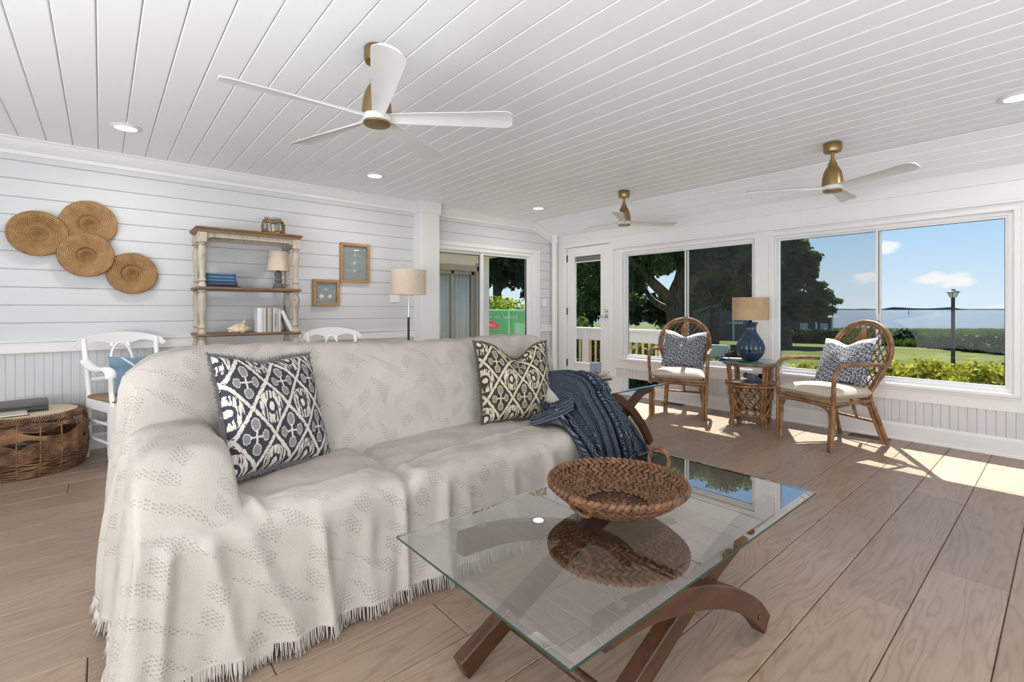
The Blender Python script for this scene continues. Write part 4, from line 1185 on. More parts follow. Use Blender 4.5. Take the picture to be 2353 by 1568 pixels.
# ------------------------------------------------------------------ blue throw over the right arm
THROW = Mat('slate_blue_knit', rgb(62, 72, 88), .95, spec=.1)
_u, _v2, _w = THROW.xyz(THROW.coord('UV'))
_wv = THROW.noise(THROW.vec(_u, _v2), 6, 2)
_rib = ((_u + (_wv - .5) * .03) * (2 * PI / .0105)).sin() * .5 + .5
_her = ((_v2 + ((_u / .028).fract() - .5).abs() * .028) * (2 * PI / .010)).sin() * .5 + .5
_n = THROW.noise(THROW.vec(_u * 1.0, _v2 * .35), 220, 2)
_hh = _rib * .38 + _her * .14 + _n * .55
THROW.color(THROW.ramp(_hh, [(.30, rgb(26, 30, 37)), (.56, rgb(58, 66, 78)), (.92, rgb(128, 138, 152))])).bump(_hh, .9, .006)
FR3 = plain('slate_fringe', rgb(50, 56, 66), .95)
tw = thing('throw_blanket', 'slate blue knitted throw with tassels over the sofa right arm', 'blanket', (0, 0, 0))
n_, m_ = 170, 90
Aq, Bq = np.meshgrid(np.linspace(0, 1, n_), np.linspace(0, 1, m_), indexing='ij')
rise = sstep(Aq, .10, .42); fall = sstep(Aq, .80, 1.0)
top_z = .525 + .190 * rise - .035 * Aq - .12 * fall
keys = [(0.0, 1.99, .27, 2.20, -.01), (.30, 1.93, .34, 2.02, .010), (.55, 1.87, .42, 1.80, -.025), (.70, 1.835, .47, 1.665, -.13), (.84, 1.815, .50, 1.615, -.26), (1.0, 1.80, .54, 1.600, -.39)]
kb = np.array([k_[0] for k_ in keys])
def kint(col): return np.interp(Bq, kb, [k_[col] for k_ in keys])
def ksm(F): return np.stack([np.convolve(np.pad(r_, 6, mode='edge'), np.hanning(15)[1:-1] / np.hanning(15)[1:-1].sum(), 'valid') for r_ in F])
TX = ksm(kint(1)) + ksm(kint(2)) * Aq; TY = ksm(kint(3)) - .03 * Aq * (Bq < .6) ; dz_ = ksm(kint(4))
low = np.minimum(top_z + dz_, 9); hemz = .300 + .035 * np.sin(Aq * 7.0) - .03 * Aq
tq = sstep(Bq, .52, 1.0); TZ = (top_z + np.minimum(dz_, .02) * (1 - tq)) * (1 - tq) + hemz * tq
ph = 2 * np.pi * (4.6 * Aq + .18 * np.sin(2.5 * Bq + 1) - .35 * Bq * Aq)
fold = np.abs(np.sin(ph / 1.0 + .6 * np.sin(ph * .37))) ** .85
Am = .018 + .042 * sstep(Bq, .1, .6) * (.6 + .4 * np.sin(Aq * 11 + 1))
fr_ = sstep(Bq, .50, .74)
TZ = TZ + Am * fold * (1 - fr_ * .8); TY = TY - Am * fold * fr_ * 1.15; TX = TX + .018 * np.sin(ph * 2 + 1) * sstep(Bq, .2, .7)
TX = TX + .05 * fall * (1 - .3 * Bq)
P1 = np.stack([TX, TY, TZ], -1)
uu = np.cumsum(np.concatenate([np.zeros((1, m_)), np.linalg.norm(np.diff(P1, axis=0), axis=2)]), 0); vv = np.cumsum(np.concatenate([np.zeros((n_, 1)), np.linalg.norm(np.diff(P1, axis=1), axis=2)], 1), 1)
mb = MB(); mb.grid(P1)
o = mb.build('cloth', THROW, tw, smooth=180, uv=np.stack([uu, vv], -1).reshape(-1, 2)); s = o.modifiers.new('thick', 'SOLIDIFY'); s.thickness = .009; s.offset = 1
fringe(P1[:, -1, :], np.tile([.05, -.10, -1.0], (n_, 1)), 420, .085, .0022, FR3, tw, .01, .45, seed=12)
fringe(P1[-1, 40:, :], np.tile([.35, -.1, -1.0], (m_ - 40, 1)), 160, .07, .0022, FR3, tw, .01, .45, seed=13)
# the loose end lying on the seat
pp = spline([(1.79, 1.93, .485), (1.85, 1.88, .51), (1.91, 1.83, .545), (1.97, 1.79, .59)], 6)
mb = MB(); n_ = len(pp); m_ = 20; G = np.zeros((n_, m_, 3))
for i, p in enumerate(pp):
    for j in range(m_):
        a = PI * j / (m_ - 1); rr = .040 + .05 * i / n_
        G[i, j] = (p[0] + rr * math.cos(a) * .75, p[1] + rr * math.cos(a) * .8, p[2] - .02 + .048 * math.sin(a) + .006 * math.sin(j * 2.2))
mb.grid(G); uvg = np.stack(np.meshgrid(np.linspace(0, .25, n_), np.linspace(0, .22, m_), indexing='ij'), -1).reshape(-1, 2)[:, ::-1]
o = mb.build('loose_end', THROW, tw, smooth=180, uv=uvg); s = o.modifiers.new('thick', 'SOLIDIFY'); s.thickness = .010
# ------------------------------------------------------------------ coffee table
DARKW = wood('dark_walnut', rgb(86, 54, 34), rgb(48, 28, 18), .3, (4, 22, 22), bump=.08)
def plank_arc(pts, y, th, dp, name, parent, mat, n=10):
    c_ = spline([(x, 0, z) for x, z in pts], n); up = []; lo = []
    for i, p in enumerate(c_):
        a = c_[max(i - 1, 0)]; b = c_[min(i + 1, len(c_) - 1)]; d = (b - a).normalized(); nn = Vector((-d.z, 0, d.x))
        if nn.z < 0: nn = -nn
        up.append(p + nn * dp / 2); lo.append(p - nn * dp / 2)
    k = len(c_); vs = []
    for q in (y - th / 2, y + th / 2):
        vs += [(p.x, q, p.z) for p in up] + [(p.x, q, p.z) for p in lo]
    fs = []
    for i in range(k - 1):
        fs += [(i, i + 1, k + i + 1, k + i), (2 * k + i, 3 * k + i, 3 * k + i + 1, 2 * k + i + 1), (i, 2 * k + i, 2 * k + i + 1, i + 1), (k + i, k + i + 1, 3 * k + i + 1, 3 * k + i)]
    fs += [(0, k, 3 * k, 2 * k), (k - 1, 3 * k - 1, 4 * k - 1, 2 * k - 1)]
    return MB().add(vs, fs).build(name, mat, parent, smooth=40, bevel=.004)
def glass_slab(x0, x1, y0, y1, z0, z1, parent, bev=.022):
    """bevelled-edge plate: clear top, clear bevel, green edge"""
    r = .006
    g = MB(); zb = z1 - .005
    g.add([(x0, y0, zb), (x1, y0, zb), (x1, y1, zb), (x0, y1, zb), (x0 + bev, y0 + bev, z1), (x1 - bev, y0 + bev, z1), (x1 - bev, y1 - bev, z1), (x0 + bev, y1 - bev, z1)],
          [(0, 1, 5, 4), (1, 2, 6, 5), (2, 3, 7, 6), (3, 0, 4, 7), (4, 5, 6, 7)])
    gt = g.build('glass_top', TABLEGLASS, parent)
    e = MB(); e.add([(x0, y0, z0), (x1, y0, z0), (x1, y1, z0), (x0, y1, z0), (x0, y0, zb), (x1, y0, zb), (x1, y1, zb), (x0, y1, zb)], [(0, 1, 5, 4), (1, 2, 6, 5), (2, 3, 7, 6), (3, 0, 4, 7)])
    e.build('glass_edge', EDGE, gt)
t = thing('coffee_table', 'rectangular glass coffee table on crossed arched dark wood legs', 'table', (0, 0, 0))
glass_slab(.677, 2.030, .620, 1.327, .408, .420, t)
for y in (.690, 1.232):
    plank_arc([(.845, .372), (1.05, .352), (1.36, .262), (1.60, .135), (1.715, .030)], y, .045, .066, 'arched_leg', t, DARKW)
    plank_arc([(.815, .028), (1.05, .135), (1.38, .268), (1.66, .345), (1.90, .372)], y + (.046 if y < 1 else -.046), .045, .066, 'arched_leg', t, DARKW)
    for x in (.93, 1.84): MB().lathe([(0, .395), (.014, .395), (.014, .407), (0, .407)], 16, (x, y + (0 if x < 1 else (.046 if y < 1 else -.046)), 0)).build('glass_pad', plain('pad_metal', rgb(160, 160, 158), .3, .8), t, smooth=40)
for (x, z) in ((.985, .105), (1.38, .255), (1.86, .345)):
    MB().tube([(x, .72, z), (x, 1.20, z)], .016, 14).build('stretcher', DARKW, t, smooth=60)
for y, s in ((.666, -1), (1.256, 1)):
    o = MB().lathe([(0, 0), (.008, 0), (.007, .003), (0, .003)], 12).build('bolt_cap', DARKW, t, smooth=40); o.location = (1.645, y, .085); o.rotation_euler = (s * -PI / 2, 0, 0)

# woven basket
WEAVE = Mat('water_hyacinth', rgb(128, 78, 36), .55)
_v = WEAVE.coord('Object'); _n = WEAVE.noise(_v, 38, 3); _n2 = WEAVE.noise(_v, 160, 2)
WEAVE.color(WEAVE.ramp(_n * .7 + _n2 * .3, [(.30, rgb(42, 25, 13)), (.48, rgb(90, 58, 32)), (.72, rgb(132, 93, 56))])).bump(_n2, .3, .002)
BC = (1.305, .985, .4205); BR = .222
t = thing('woven_basket', 'round braided water hyacinth basket with ring handle on the coffee table', 'basket', BC)
def bowl(r):
    q = r / BR
    return .014 + .088 * q ** 2.4
rs = random.Random(4); mb = MB()
def lump(mb, p, d, nrm, L, wdt):
    d = d.normalized(); nrm = (nrm - d * nrm.dot(d)).normalized(); b = d.cross(nrm)
    vs = []; k = 6; st = [(-.5, .25), (-.3, .85), (0, 1.0), (.3, .85), (.5, .25)]
    for s_, r_ in st:
        for i in range(k):
            a = 2 * PI * i / k
            vs.append(p + d * (s_ * L) + b * (math.cos(a) * wdt * r_) + nrm * (math.sin(a) * wdt * .75 * r_))
    fs = [tuple(reversed(range(k))), tuple(range(4 * k, 5 * k))]
    for i in range(4):
        for j in range(k): fs.append((i * k + j, i * k + (j + 1) % k, (i + 1) * k + (j + 1) % k, (i + 1) * k + j))
    mb.add(vs, fs)
r = .018; rowk = 0
while r < BR + .002:
    n = max(6, int(2 * PI * r / .0235))
    slope = 2.4 * .088 / BR * (r / BR) ** 1.4
    for k in range(n):
        a = 2 * PI * (k + rs.uniform(-.12, .12)) / n + rowk * .3
        for s_ in (-1, 1):
            p = Vector((r * math.cos(a), r * math.sin(a), bowl(r)))
            tang = Vector((-math.sin(a), math.cos(a), 0)); rad = Vector((math.cos(a), math.sin(a), slope)).normalized(); nrm = tang.cross(rad)
            d = tang * .8 + rad * (.62 if rowk % 2 else -.62)
            if s_ > 0 or r > BR * .45: lump(mb, p + nrm * (s_ * .0045) + tang * (.009 if s_ > 0 else 0), d * (1 if s_ > 0 else 1), nrm * s_, .031 * rs.uniform(.9, 1.12), .0072 * rs.uniform(.85, 1.15))
    r += .0135; rowk += 1
for k in range(64):
    a = 2 * PI * k / 64; p = Vector(((BR + .004) * math.cos(a), (BR + .004) * math.sin(a), bowl(BR) + .006))
    lump(mb, p, Vector((-math.sin(a), math.cos(a), .55)), Vector((math.cos(a), math.sin(a), .3)), .030, .0085)
o = mb.build('braided_weave', WEAVE, t, smooth=60, fixn=False); o['kind'] = 'stuff'
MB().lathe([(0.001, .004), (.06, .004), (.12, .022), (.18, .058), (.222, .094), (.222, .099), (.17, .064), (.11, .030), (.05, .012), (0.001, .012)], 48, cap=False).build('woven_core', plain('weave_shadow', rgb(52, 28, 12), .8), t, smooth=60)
def ring_handle(ang, R, lean):
    c_ = Vector((BR * math.cos(ang), BR * math.sin(ang), bowl(BR))); rad = Vector((math.cos(ang), math.sin(ang), 0)); tg = Vector((-math.sin(ang), math.cos(ang), 0))
    upv = (Vector((0, 0, 1)) * math.cos(lean) + rad * math.sin(lean)).normalized()
    n = 44; path = [c_ + upv * (R * .78) + tg * (R * math.cos(2 * PI * i / n)) + upv * (R * math.sin(2 * PI * i / n)) for i in range(n)]
    h = MB().tube(path, .0072, 8, closed=True).build('ring_handle', WEAVE, t, smooth=60)
    w_ = MB()
    for i in range(n): lump(w_, path[i] , (path[(i + 1) % n] - path[i]).normalized() + upv.cross(tg) * .7, (path[i] - c_).normalized(), .016, .0082)
    w_.build('handle_wrap', WEAVE, h, smooth=60, fixn=False)['kind'] = 'stuff'
ring_handle(math.radians(-4), .042, .12)
ring_handle(math.radians(186), .034, 3.72)

# ------------------------------------------------------------------ end table beyond the sofa
t = thing('end_table', 'glass-topped end table with crossed dark wood legs beside the sofa arm', 'table', (0, 0, 0))
glass_slab(2.74, 3.49, 2.140, 2.930, .488, .500, t, .016)
for y in (2.20, 2.87):
    plank_arc([(2.80, .458), (2.93, .43), (3.12, .30), (3.27, .14), (3.34, .030)], y, .040, .060, 'arched_leg', t, DARKW)
    plank_arc([(2.86, .030), (2.93, .14), (3.08, .30), (3.27, .43), (3.42, .458)], y + (.041 if y < 2.5 else -.041), .040, .060, 'arched_leg', t, DARKW)
for (x, z) in ((3.10, .29), (3.38, .44), (2.84, .44)): MB().tube([(x, 2.22, z), (x, 2.85, z)], .015, 12).build('stretcher', DARKW, t, smooth=60)
CAPIZ = plain('mother_of_pearl', rgb(216, 210, 200), .25, spec=.7, bump=.4, scale=40)
o = tag(MB().lathe([(0.001, .004), (.105, .006), (.13, .012), (.131, .016), (.10, .010), (.001, .008)], 40, cap=False).build('serving_plate', plain('cream_ceramic', rgb(224, 220, 208), .3), smooth=50), 'round cream plate under the candle on the end table', 'plate'); o.location = (3.30, 2.70, .4975)
sh = MB(); n, m = 40, 8; P = np.zeros((n, m, 3))
for i in range(n):
    a = 2 * PI * i / n
    for j in range(m):
        q = j / (m - 1); rr = .105 * q * (1 + .10 * math.cos(9 * a) * q)
        P[i, j] = (rr * math.cos(a), rr * math.sin(a), .002 + .036 * q ** 2.2 + .006 * math.cos(9 * a) * q)
o = tag(sh.grid(P, True).build('shell_dish', CAPIZ, smooth=60), 'fluted pearly shell dish holding the candle on the end table', 'dish'); o.location = (3.30, 2.70, .508); o.modifiers.new('t', 'SOLIDIFY').thickness = .003
t = thing('candle', 'square blue grey candle glass standing in the pearly dish', 'candle', (3.29, 2.71, .516), .55)
MB().rbox(-.044, .044, -.044, .044, 0, .118, .006).build('candle_glass', plain('blue_grey_glaze', rgb(136, 152, 164), .15), t)
MB().rbox(-.037, .037, -.037, .037, .116, .1195, .002).build('wax', plain('wax', rgb(210, 212, 208), .5), t)
MB().tube([(0, 0, .118), (0, 0, .128)], .0015, 6).build('wick', BLACK, t)
RUSTY = plain('rust_shell', rgb(140, 74, 48), .5, bump=.3)
for k, (x, y, c_, lab) in enumerate(((3.235, 2.655, RUSTY, 'small rust brown seashell in the pearly dish'), (3.32, 2.635, CONCH, 'small cream seashell in the pearly dish'))):
    P = np.zeros((16, 9, 3))
    for i in range(16):
        for j in range(9):
            s_ = j / 8; a = 2 * PI * i / 16; rr = .020 * math.sin(PI * min(.98, .12 + .8 * s_)) * (1 + .12 * math.sin(s_ * 20))
            P[i, j] = (-.03 + .06 * s_, rr * math.cos(a), .02 + rr * math.sin(a))
    o = tag(MB().grid(P, True).build('seashell', c_, smooth=60), lab, 'shell', 'seashells in the dish'); o.location = (x, y, .522); o.rotation_euler = (0, 0, k * 1.3)

# ------------------------------------------------------------------ rattan armchairs
RATTAN = Mat('rattan_pole', rgb(150, 100, 54), .38)
_n = RATTAN.noise(RATTAN.coord('Object'), 16, 4); RATTAN.color(RATTAN.ramp(_n, [(.28, rgb(84, 56, 32)), (.52, rgb(132, 96, 60)), (.8, rgb(168, 132, 94))])).bump(_n, .12, .002)
CANE = plain('dark_cane', rgb(98, 70, 44), .5, bump=.2)
CUSH = Mat('oatmeal_cushion', rgb(204, 192, 172), .95, spec=.1)
_n = CUSH.noise(CUSH.coord('Object', (1, 1, 1)), 150, 3); CUSH.color(CUSH.ramp(_n, [(.3, rgb(170, 159, 142)), (.7, rgb(206, 198, 184))])).bump(_n, .5, .003)
def rattan_chair(label, loc, rz):
    """local +x is the back"""
    t = thing('rattan_armchair', label, 'chair', loc, rz, 'rattan armchairs by the windows')
    lean = .30
    def hoop(r, ang):       # point of the back hoop plane
        y = r * math.sin(ang); z = .735 + r * math.cos(ang) * .97
        return Vector((.215 + (z - .42) * lean, y, z))
    def hoop_path(off):
        R = .268 - off; up_ = [hoop(R, math.radians(a)) for a in range(-118, 119, 6)]
        end_l = Vector((.205, -.165 + off * .6, .40)); end_r = Vector((.205, .165 - off * .6, .40))
        l2 = [end_l.lerp(up_[0], q) for q in (0, .35, .7)]; r2_ = [up_[-1].lerp(end_r, q) for q in (.3, .65, 1)]
        return l2 + up_ + r2_
    hp = hoop_path(0.0)
    MB().tube(hp, .0155, 10).build('back_hoop', RATTAN, t, smooth=60)
    MB().tube(hoop_path(.027), .0095, 8).build('inner_hoop', RATTAN, t, smooth=60)
    # lattice clipped by the hoop
    la = MB()
    def inside(y, z):
        R = .235
        if z > .63: return (y * y + ((z - .735) / .97) ** 2) < R * R
        yl = .145 + (.205 - .145) * (z - .40) / .23
        return abs(y) < yl and z > .41
    for sg in (-1, 1):
        k = -14
        while k < 15:
            pts = []
            for q in range(0, 121):
                z = .40 + q * .005; y = k * .052 + sg * (z - .7) * .62
                if inside(y, z): pts.append(Vector((.215 + (z - .42) * lean + sg * .0045, y, z)))
            if len(pts) > 3: la.tube([pts[0], pts[len(pts) // 2], pts[-1]], .0048, 6)
            k += 1
    la.build('back_lattice', CANE, t, smooth=60)
    sp_ = []
    for q in range(25):
        z = .42 + q / 24 * .53; w_ = .016 + .022 * math.exp(-((z - .55) / .07) ** 2) + .026 * math.exp(-((z - .85) / .05) ** 2)
        sp_.append((z, w_))
    vs = []; fs = []
    for z, w_ in sp_:
        x = .215 + (z - .42) * lean - .008
        vs += [(x - .005, -w_, z), (x - .005, w_, z), (x + .005, w_, z), (x + .005, -w_, z)]
    for i in range(len(sp_) - 1):
        for j in range(4): fs.append((i * 4 + j, i * 4 + (j + 1) % 4, i * 4 + 4 + (j + 1) % 4, i * 4 + 4 + j))
    fs += [(3, 2, 1, 0), tuple(range(len(vs) - 4, len(vs)))]
    MB().add(vs, fs).build('back_splat', RATTAN, t, smooth=40)
    for s in (-1, 1):
        # front leg sweeping up into the arm
        a_ = spline([(-.275, s * .265, 0), (-.262, s * .268, .20), (-.258, s * .272, .40), (-.262, s * .280, .54), (-.245, s * .284, .625), (-.19, s * .286, .662), (-.06, s * .288, .670), (.10, s * .286, .668), (.225, s * .275, .655), (.295, s * .262, .650)], 6)
        MB().tube(a_, .0165, 10).build('front_leg_and_arm', RATTAN, t, smooth=60)
        MB().tube(spline([(-.268, s * .238, 0), (-.252, s * .240, .20), (-.245, s * .243, .37)], 5), .014, 10).build('leg_twin', RATTAN, t, smooth=60)
        MB().tube(spline([(.345, s * .215, 0), (.275, s * .195, .20), (.215, s * .172, .40), (.245, s * .195, .50), (.292, s * .238, .60)], 6), .0165, 10).build('rear_leg', RATTAN, t, smooth=60)
        MB().tube(spline([(.318, s * .196, .02), (.252, s * .175, .20), (.195, s * .152, .38)], 5), .013, 10).build('leg_twin', RATTAN, t, smooth=60)
        MB().tube([(-.255, s * .262, .365), (.21, s * .19, .365)], .015, 10).build('seat_rail', RATTAN, t, smooth=60)
        MB().tube(spline([(-.248, s * .244, .20), (-.23, s * .24, .30), (-.17, s * .235, .338), (-.06, s * .225, .348)], 6), .009, 8).build('curved_brace', RATTAN, t, smooth=60)
        MB().tube(spline([(-.262, s * .25, .20), (-.262, s * .232, .30), (-.262, s * .17, .338), (-.262, s * .06, .346)], 6), .009, 8).build('curved_brace', RATTAN, t, smooth=60)
        MB().tube(spline([(.25, s * .17, .22), (.20, s * .18, .31), (.10, s * .195, .345)], 6), .009, 8).build('curved_brace', RATTAN, t, smooth=60)
    for z in (.352, .378):
        MB().tube([(-.262, -.262, z), (-.262, .262, z)], .0145, 10).build('front_rail', RATTAN, t, smooth=60)
    MB().tube([(.208, -.175, .37), (.208, .175, .37)], .0145, 10).build('rear_rail', RATTAN, t, smooth=60)
    MB().tube([(.282, -.195, .185), (.282, .195, .185)], .011, 10).build('stretcher', RATTAN, t, smooth=60)
    MB().tube([(.282, 0, .185), (.215, 0, .36)], .012, 10).build('stretcher_post', RATTAN, t, smooth=60)
    # cushion
    n = 26; g = np.linspace(-1, 1, n); U, V = np.meshgrid(g, g, indexing='ij')
    def sup(U, V, k): return np.clip(1 - np.abs(U) ** k, 0, 1) ** (1 / k)
    prof = (np.clip((1 - U ** 8) * (1 - V ** 8), 0, 1)) ** .5
    hw = .262 - .055 * (U + 1) / 2
    x = -.035 + U * .245; y = V * hw
    Tp = np.stack([x, y, .430 + .046 * prof + .012 * (1 - U ** 2) * (1 - V ** 2)], -1); Bt = np.stack([x, y, .430 - .046 * prof], -1)
    mb = MB(); mb.grid(Tp); mb.grid(Bt[::-1]); mb.build('seat_cushion', CUSH, t, smooth=180)
    return t
C1 = (4.665, 2.690, 0); C2 = (4.600, 1.305, 0); A1 = math.radians(23); A2 = math.radians(-27)
rattan_chair('rattan armchair nearer the door, left of the round table', C1, A1)
rattan_chair('rattan armchair in front of the sea-view window, right of the round table', C2, A2)
def chair_pt(C, a, x, y, z): return (C[0] + x * math.cos(a) - y * math.sin(a), C[1] + x * math.sin(a) + y * math.cos(a), z)
place_pillow('throw_pillow', 'navy speckled pillow with white top on the left rattan armchair', .44, .42, .13, .26, BOUCLE, chair_pt(C1, A1, .085, .0, .478), A1 - PI / 2, math.radians(24), math.radians(3), None, 'navy striped pillows', .06, 8)
place_pillow('throw_pillow', 'navy speckled pillow with white top on the right rattan armchair', .44, .42, .13, .26, BOUCLE, chair_pt(C2, A2, .085, .0, .478), A2 - PI / 2 + .08, math.radians(26), math.radians(-4), None, 'navy striped pillows', .06, 9)

# ------------------------------------------------------------------ round rattan table and blue lamp
TC = (4.765, 2.016, 0)
t = thing('side_table', 'round rattan side table with glass top and lattice sides', 'table', TC, math.radians(12))
MB().lathe([(0.001, .590), (.276, .590), (.279, .594), (.279, .598), (.275, .601), (.001, .601)], 56, cap=False).build('glass_top', glass('aqua_glass', (.72, .86, .86, 1), .10, 1.2), t, smooth=40)
MB().lathe([(.279, .591), (.2805, .594), (.279, .599)], 56, cap=False).build('glass_edge', plain('aqua_edge', rgb(70, 120, 124), .1), t, smooth=60)
for (r, z, w_) in ((.232, .578, .015), (.212, .375, .015), (.212, .402, .011), (.170, .098, .014)):
    MB().tube(ring3(r, z, 48), w_, 10, closed=True).build('hoop', RATTAN, t, smooth=60)
MB().lathe([(0.001, .392), (.21, .392), (.21, .404), (.001, .404)], 48, cap=False).build('shelf', wood('shelf_oak', rgb(188, 150, 104), rgb(150, 112, 70), .4), t, smooth=40)
def tr_(z): return .172 + (.222 - .172) * ((z - .10) / .48) ** 1.1 if z > .10 else .172 + .03 * ((.10 - z) / .10)
for k in range(4):
    a = PI / 4 + k * PI / 2
    for da in (-.07, .07):
        MB().tube([((tr_(z) + .006) * math.cos(a + da), (tr_(z) + .006) * math.sin(a + da), z) for z in (0, .05, .10, .2, .3, .4, .5, .585)], .0135, 8).build('leg', RATTAN, t, smooth=60)
    la = MB()
    for d in (-1, 1):
        for q in range(-3, 6):
            pts = []
            for s_ in range(17):
                z = .10 + .27 * s_ / 16; aa = a + PI / 4 + (q - 1) * .42 + d * (s_ / 16 - .5) * 1.05
                if abs(aa - (a + PI / 4)) < PI / 4 - .08: pts.append(((tr_(z) - .004 + .004 * d) * math.cos(aa), (tr_(z) - .004 + .004 * d) * math.sin(aa), z))
            if len(pts) > 2: la.tube(pts, .0075, 6)
    la.build('lattice_panel', RATTAN, t, smooth=60)
# things on its shelf
NAVY = plain('dusty_blue_cloth', rgb(88, 104, 122), .9, bump=.5, scale=80)
t = thing('towel_roll', 'rolled dusty blue cloth on the round table shelf', 'cloth', (4.72, 1.99, .421), .9)
P = []
for i in range(60):
    a = i * .35; rr = .006 + .00095 * i / 2 * 2 * .42
    P.append((rr * math.cos(a), rr * math.sin(a) + .0))
mb = MB(); L = .10
vs = [(-L, a, b + .032) for a, b in P] + [(L, a, b + .032) for a, b in P]; n = len(P)
mb.add(vs, [(i, i + 1, n + i + 1, n + i) for i in range(n - 1)]); o = mb.build('rolled_cloth', NAVY, t, smooth=60); o.modifiers.new('t', 'SOLIDIFY').thickness = .004
book('book', 'dark slate book lying flat on the round table shelf', (4.735, 2.0, .4045), (.21, .15, .016), bk('slate', 66, 72, 82), -.7)
# lamp on top
GLAZE = Mat('navy_ribbed_glaze', rgb(34, 66, 104), .16, spec=.6)
_n = GLAZE.noise(GLAZE.coord('Object', (1, 1, 1)), 14, 4); GLAZE.color(GLAZE.ramp(_n, [(.3, rgb(18, 36, 56)), (.7, rgb(34, 62, 88))]))
t = thing('table_lamp', 'navy ribbed ceramic lamp with burlap drum shade on the round table', 'lamp', (TC[0], TC[1], .6015))
prof = [(0.0, 0), (.060, 0), (.066, .006), (.098, .040), (.121, .080), (.129, .115), (.126, .150), (.108, .195), (.082, .235), (.060, .270), (.050, .300), (.049, .325), (.056, .350), (.068, .366), (.070, .370), (.064, .372), (.04, .366), (0, .36)]
pr_ = []
for i in range(len(prof) - 1):
    for q in range(4): pr_.append(tuple(np.array(prof[i]) * (1 - q / 4) + np.array(prof[i + 1]) * q / 4))
pr_.append(prof[-1])
MB().lathe(pr_, 112, ribs=14, ribamp=.085).build('vase_body', GLAZE, t, smooth=60)
MB().lathe([(0, .36), (.014, .362), (.010, .378), (.017, .386), (.010, .394), (.012, .43), (0, .43)], 16).build('socket', plain('dark_bronze', rgb(34, 36, 44), .3, .6), t, smooth=50)
MB().lathe([(.160, .395), (.162, .395), (.162, .612), (.160, .612), (.1595, .397)], 56, cap=False).build('shade', BURLAP, t, smooth=60)
for a in (0, 2.1, 4.2): MB().tube([(0, 0, .600), (.160 * math.cos(a), .160 * math.sin(a), .600)], .002, 6).build('spider_arm', BLACK, t)
MB().tube([(0, 0, .42), (0, 0, .60)], .004, 8).build('harp_rod', BLACK, t)
o = tag(MB().rbox(-.085, .085, -.05, .05, 0, .010, .004).build('coaster_tray', plain('bamboo', rgb(196, 176, 128), .5)), 'flat bamboo tray behind the lamp on the round table', 'tray'); o.location = (4.83, 2.165, .6015); o.rotation_euler = (0, 0, 1.9)
P = np.zeros((20, 7, 3))
for i in range(20):
    for j in range(7):
        a = 2 * PI * i / 20; q = j / 6; rr = .042 * q
        P[i, j] = (rr * math.cos(a) * 1.7, rr * math.sin(a), .002 + .016 * q * q)
o = tag(MB().grid(P, True).build('leaf_dish', plain('pewter', rgb(96, 98, 102), .35, .6), smooth=60), 'small dark pewter leaf dish at the left edge of the round table', 'dish'); o.location = (4.66, 2.20, .6015); o.rotation_euler = (0, 0, .6); o.modifiers.new('t', 'SOLIDIFY').thickness = .003

# ------------------------------------------------------------------ wicker drum table, far left
OC = (-.385, 4.675, 0); OR, OH = .315, .392
BROWNR = Mat('brown_rattan_strand', rgb(120, 82, 56), .55)
_n = BROWNR.noise(BROWNR.coord('Object'), 12, 4); BROWNR.color(BROWNR.ramp(_n, [(.28, rgb(70, 46, 32)), (.5, rgb(124, 90, 64)), (.78, rgb(180, 144, 108))]))
t = thing('drum_table', 'low round wicker drum table with cream top at the left edge', 'table', OC)
def orad(z):
    q = z / OH; return OR * (1 - .10 * (2 * q - 1) ** 4 - .10 * max(0, q - .86) / .14 * .8)
mb = MB(); rs = random.Random(2); nn = 96
def strand(z0, amp, freq, ph, rad):
    pts = []
    for i in range(nn):
        a = 2 * PI * i / nn; z = z0 + amp * math.sin(freq * a + ph) + .004 * math.sin(11 * a + ph * 3)
        z = min(max(z, .006), OH - .004); rr = orad(z) + rs.uniform(-.002, .002)
        pts.append((rr * math.cos(a), rr * math.sin(a), z))
    mb.tube(pts, rad, 5, closed=True)
for z in (.008, .022, .036, .05, .066, .080, .094, .108): strand(z, .002, 3, rs.random() * 6, .0042)
for k in range(26): strand(.140 + .0022 * k, .030 + .002 * (k % 5), 5, .5 + .05 * k + (PI if k % 2 else 0), .0032)
for k in range(18): strand(.228 + .0032 * k, .028, 4, 1.5 + .06 * k, .0032)
for k in range(14): strand(.312 + .004 * k, .010, 6, k * .5, .0030)
for k in range(7): strand(.366 + .004 * k, .002, 3, k, .0034)
mb.build('woven_strands', BROWNR, t, smooth=60, fixn=False)['kind'] = 'stuff'
mb = MB()
for k in range(150):
    a = 2 * PI * k / 150
    mb.tube([((OR * .94) * math.cos(a), (OR * .94) * math.sin(a), OH - .028), (OR * .985 * .96 * math.cos(a + .03), OR * .95 * math.sin(a + .03), OH - .004), (OR * .82 * math.cos(a + .06), OR * .82 * math.sin(a + .06), OH + .003)], .0036, 5)
mb.build('rim_wrap', BROWNR, t, smooth=60, fixn=False)['kind'] = 'stuff'
for k in range(18):
    a = 2 * PI * k / 18 + .1
    MB().tube([((orad(z) + .002) * math.cos(a), (orad(z) + .002) * math.sin(a), z) for z in (.004, .08, .16, .24, .32, .385)], .0045, 6).build('upright_cane', RATTAN, t, smooth=60)
MB().lathe([(0.001, OH - .012), (OR * .84, OH - .012), (OR * .85, OH - .002), (OR * .83, OH + .004), (0.001, OH + .004)], 56, cap=False).build('top_panel', plain('cream_woven_top', rgb(206, 190, 160), .7, bump=.4, scale=140), t, smooth=40)
zb = OH + .0045
def gold(t, L, D, Hh): MB().box(-L * .30, L * .20, -D / 2 - .0044, -D / 2 - .002, Hh * .45, Hh * .62).build('spine_lettering_band', plain('dull_gilt', rgb(120, 110, 96), .5), t)
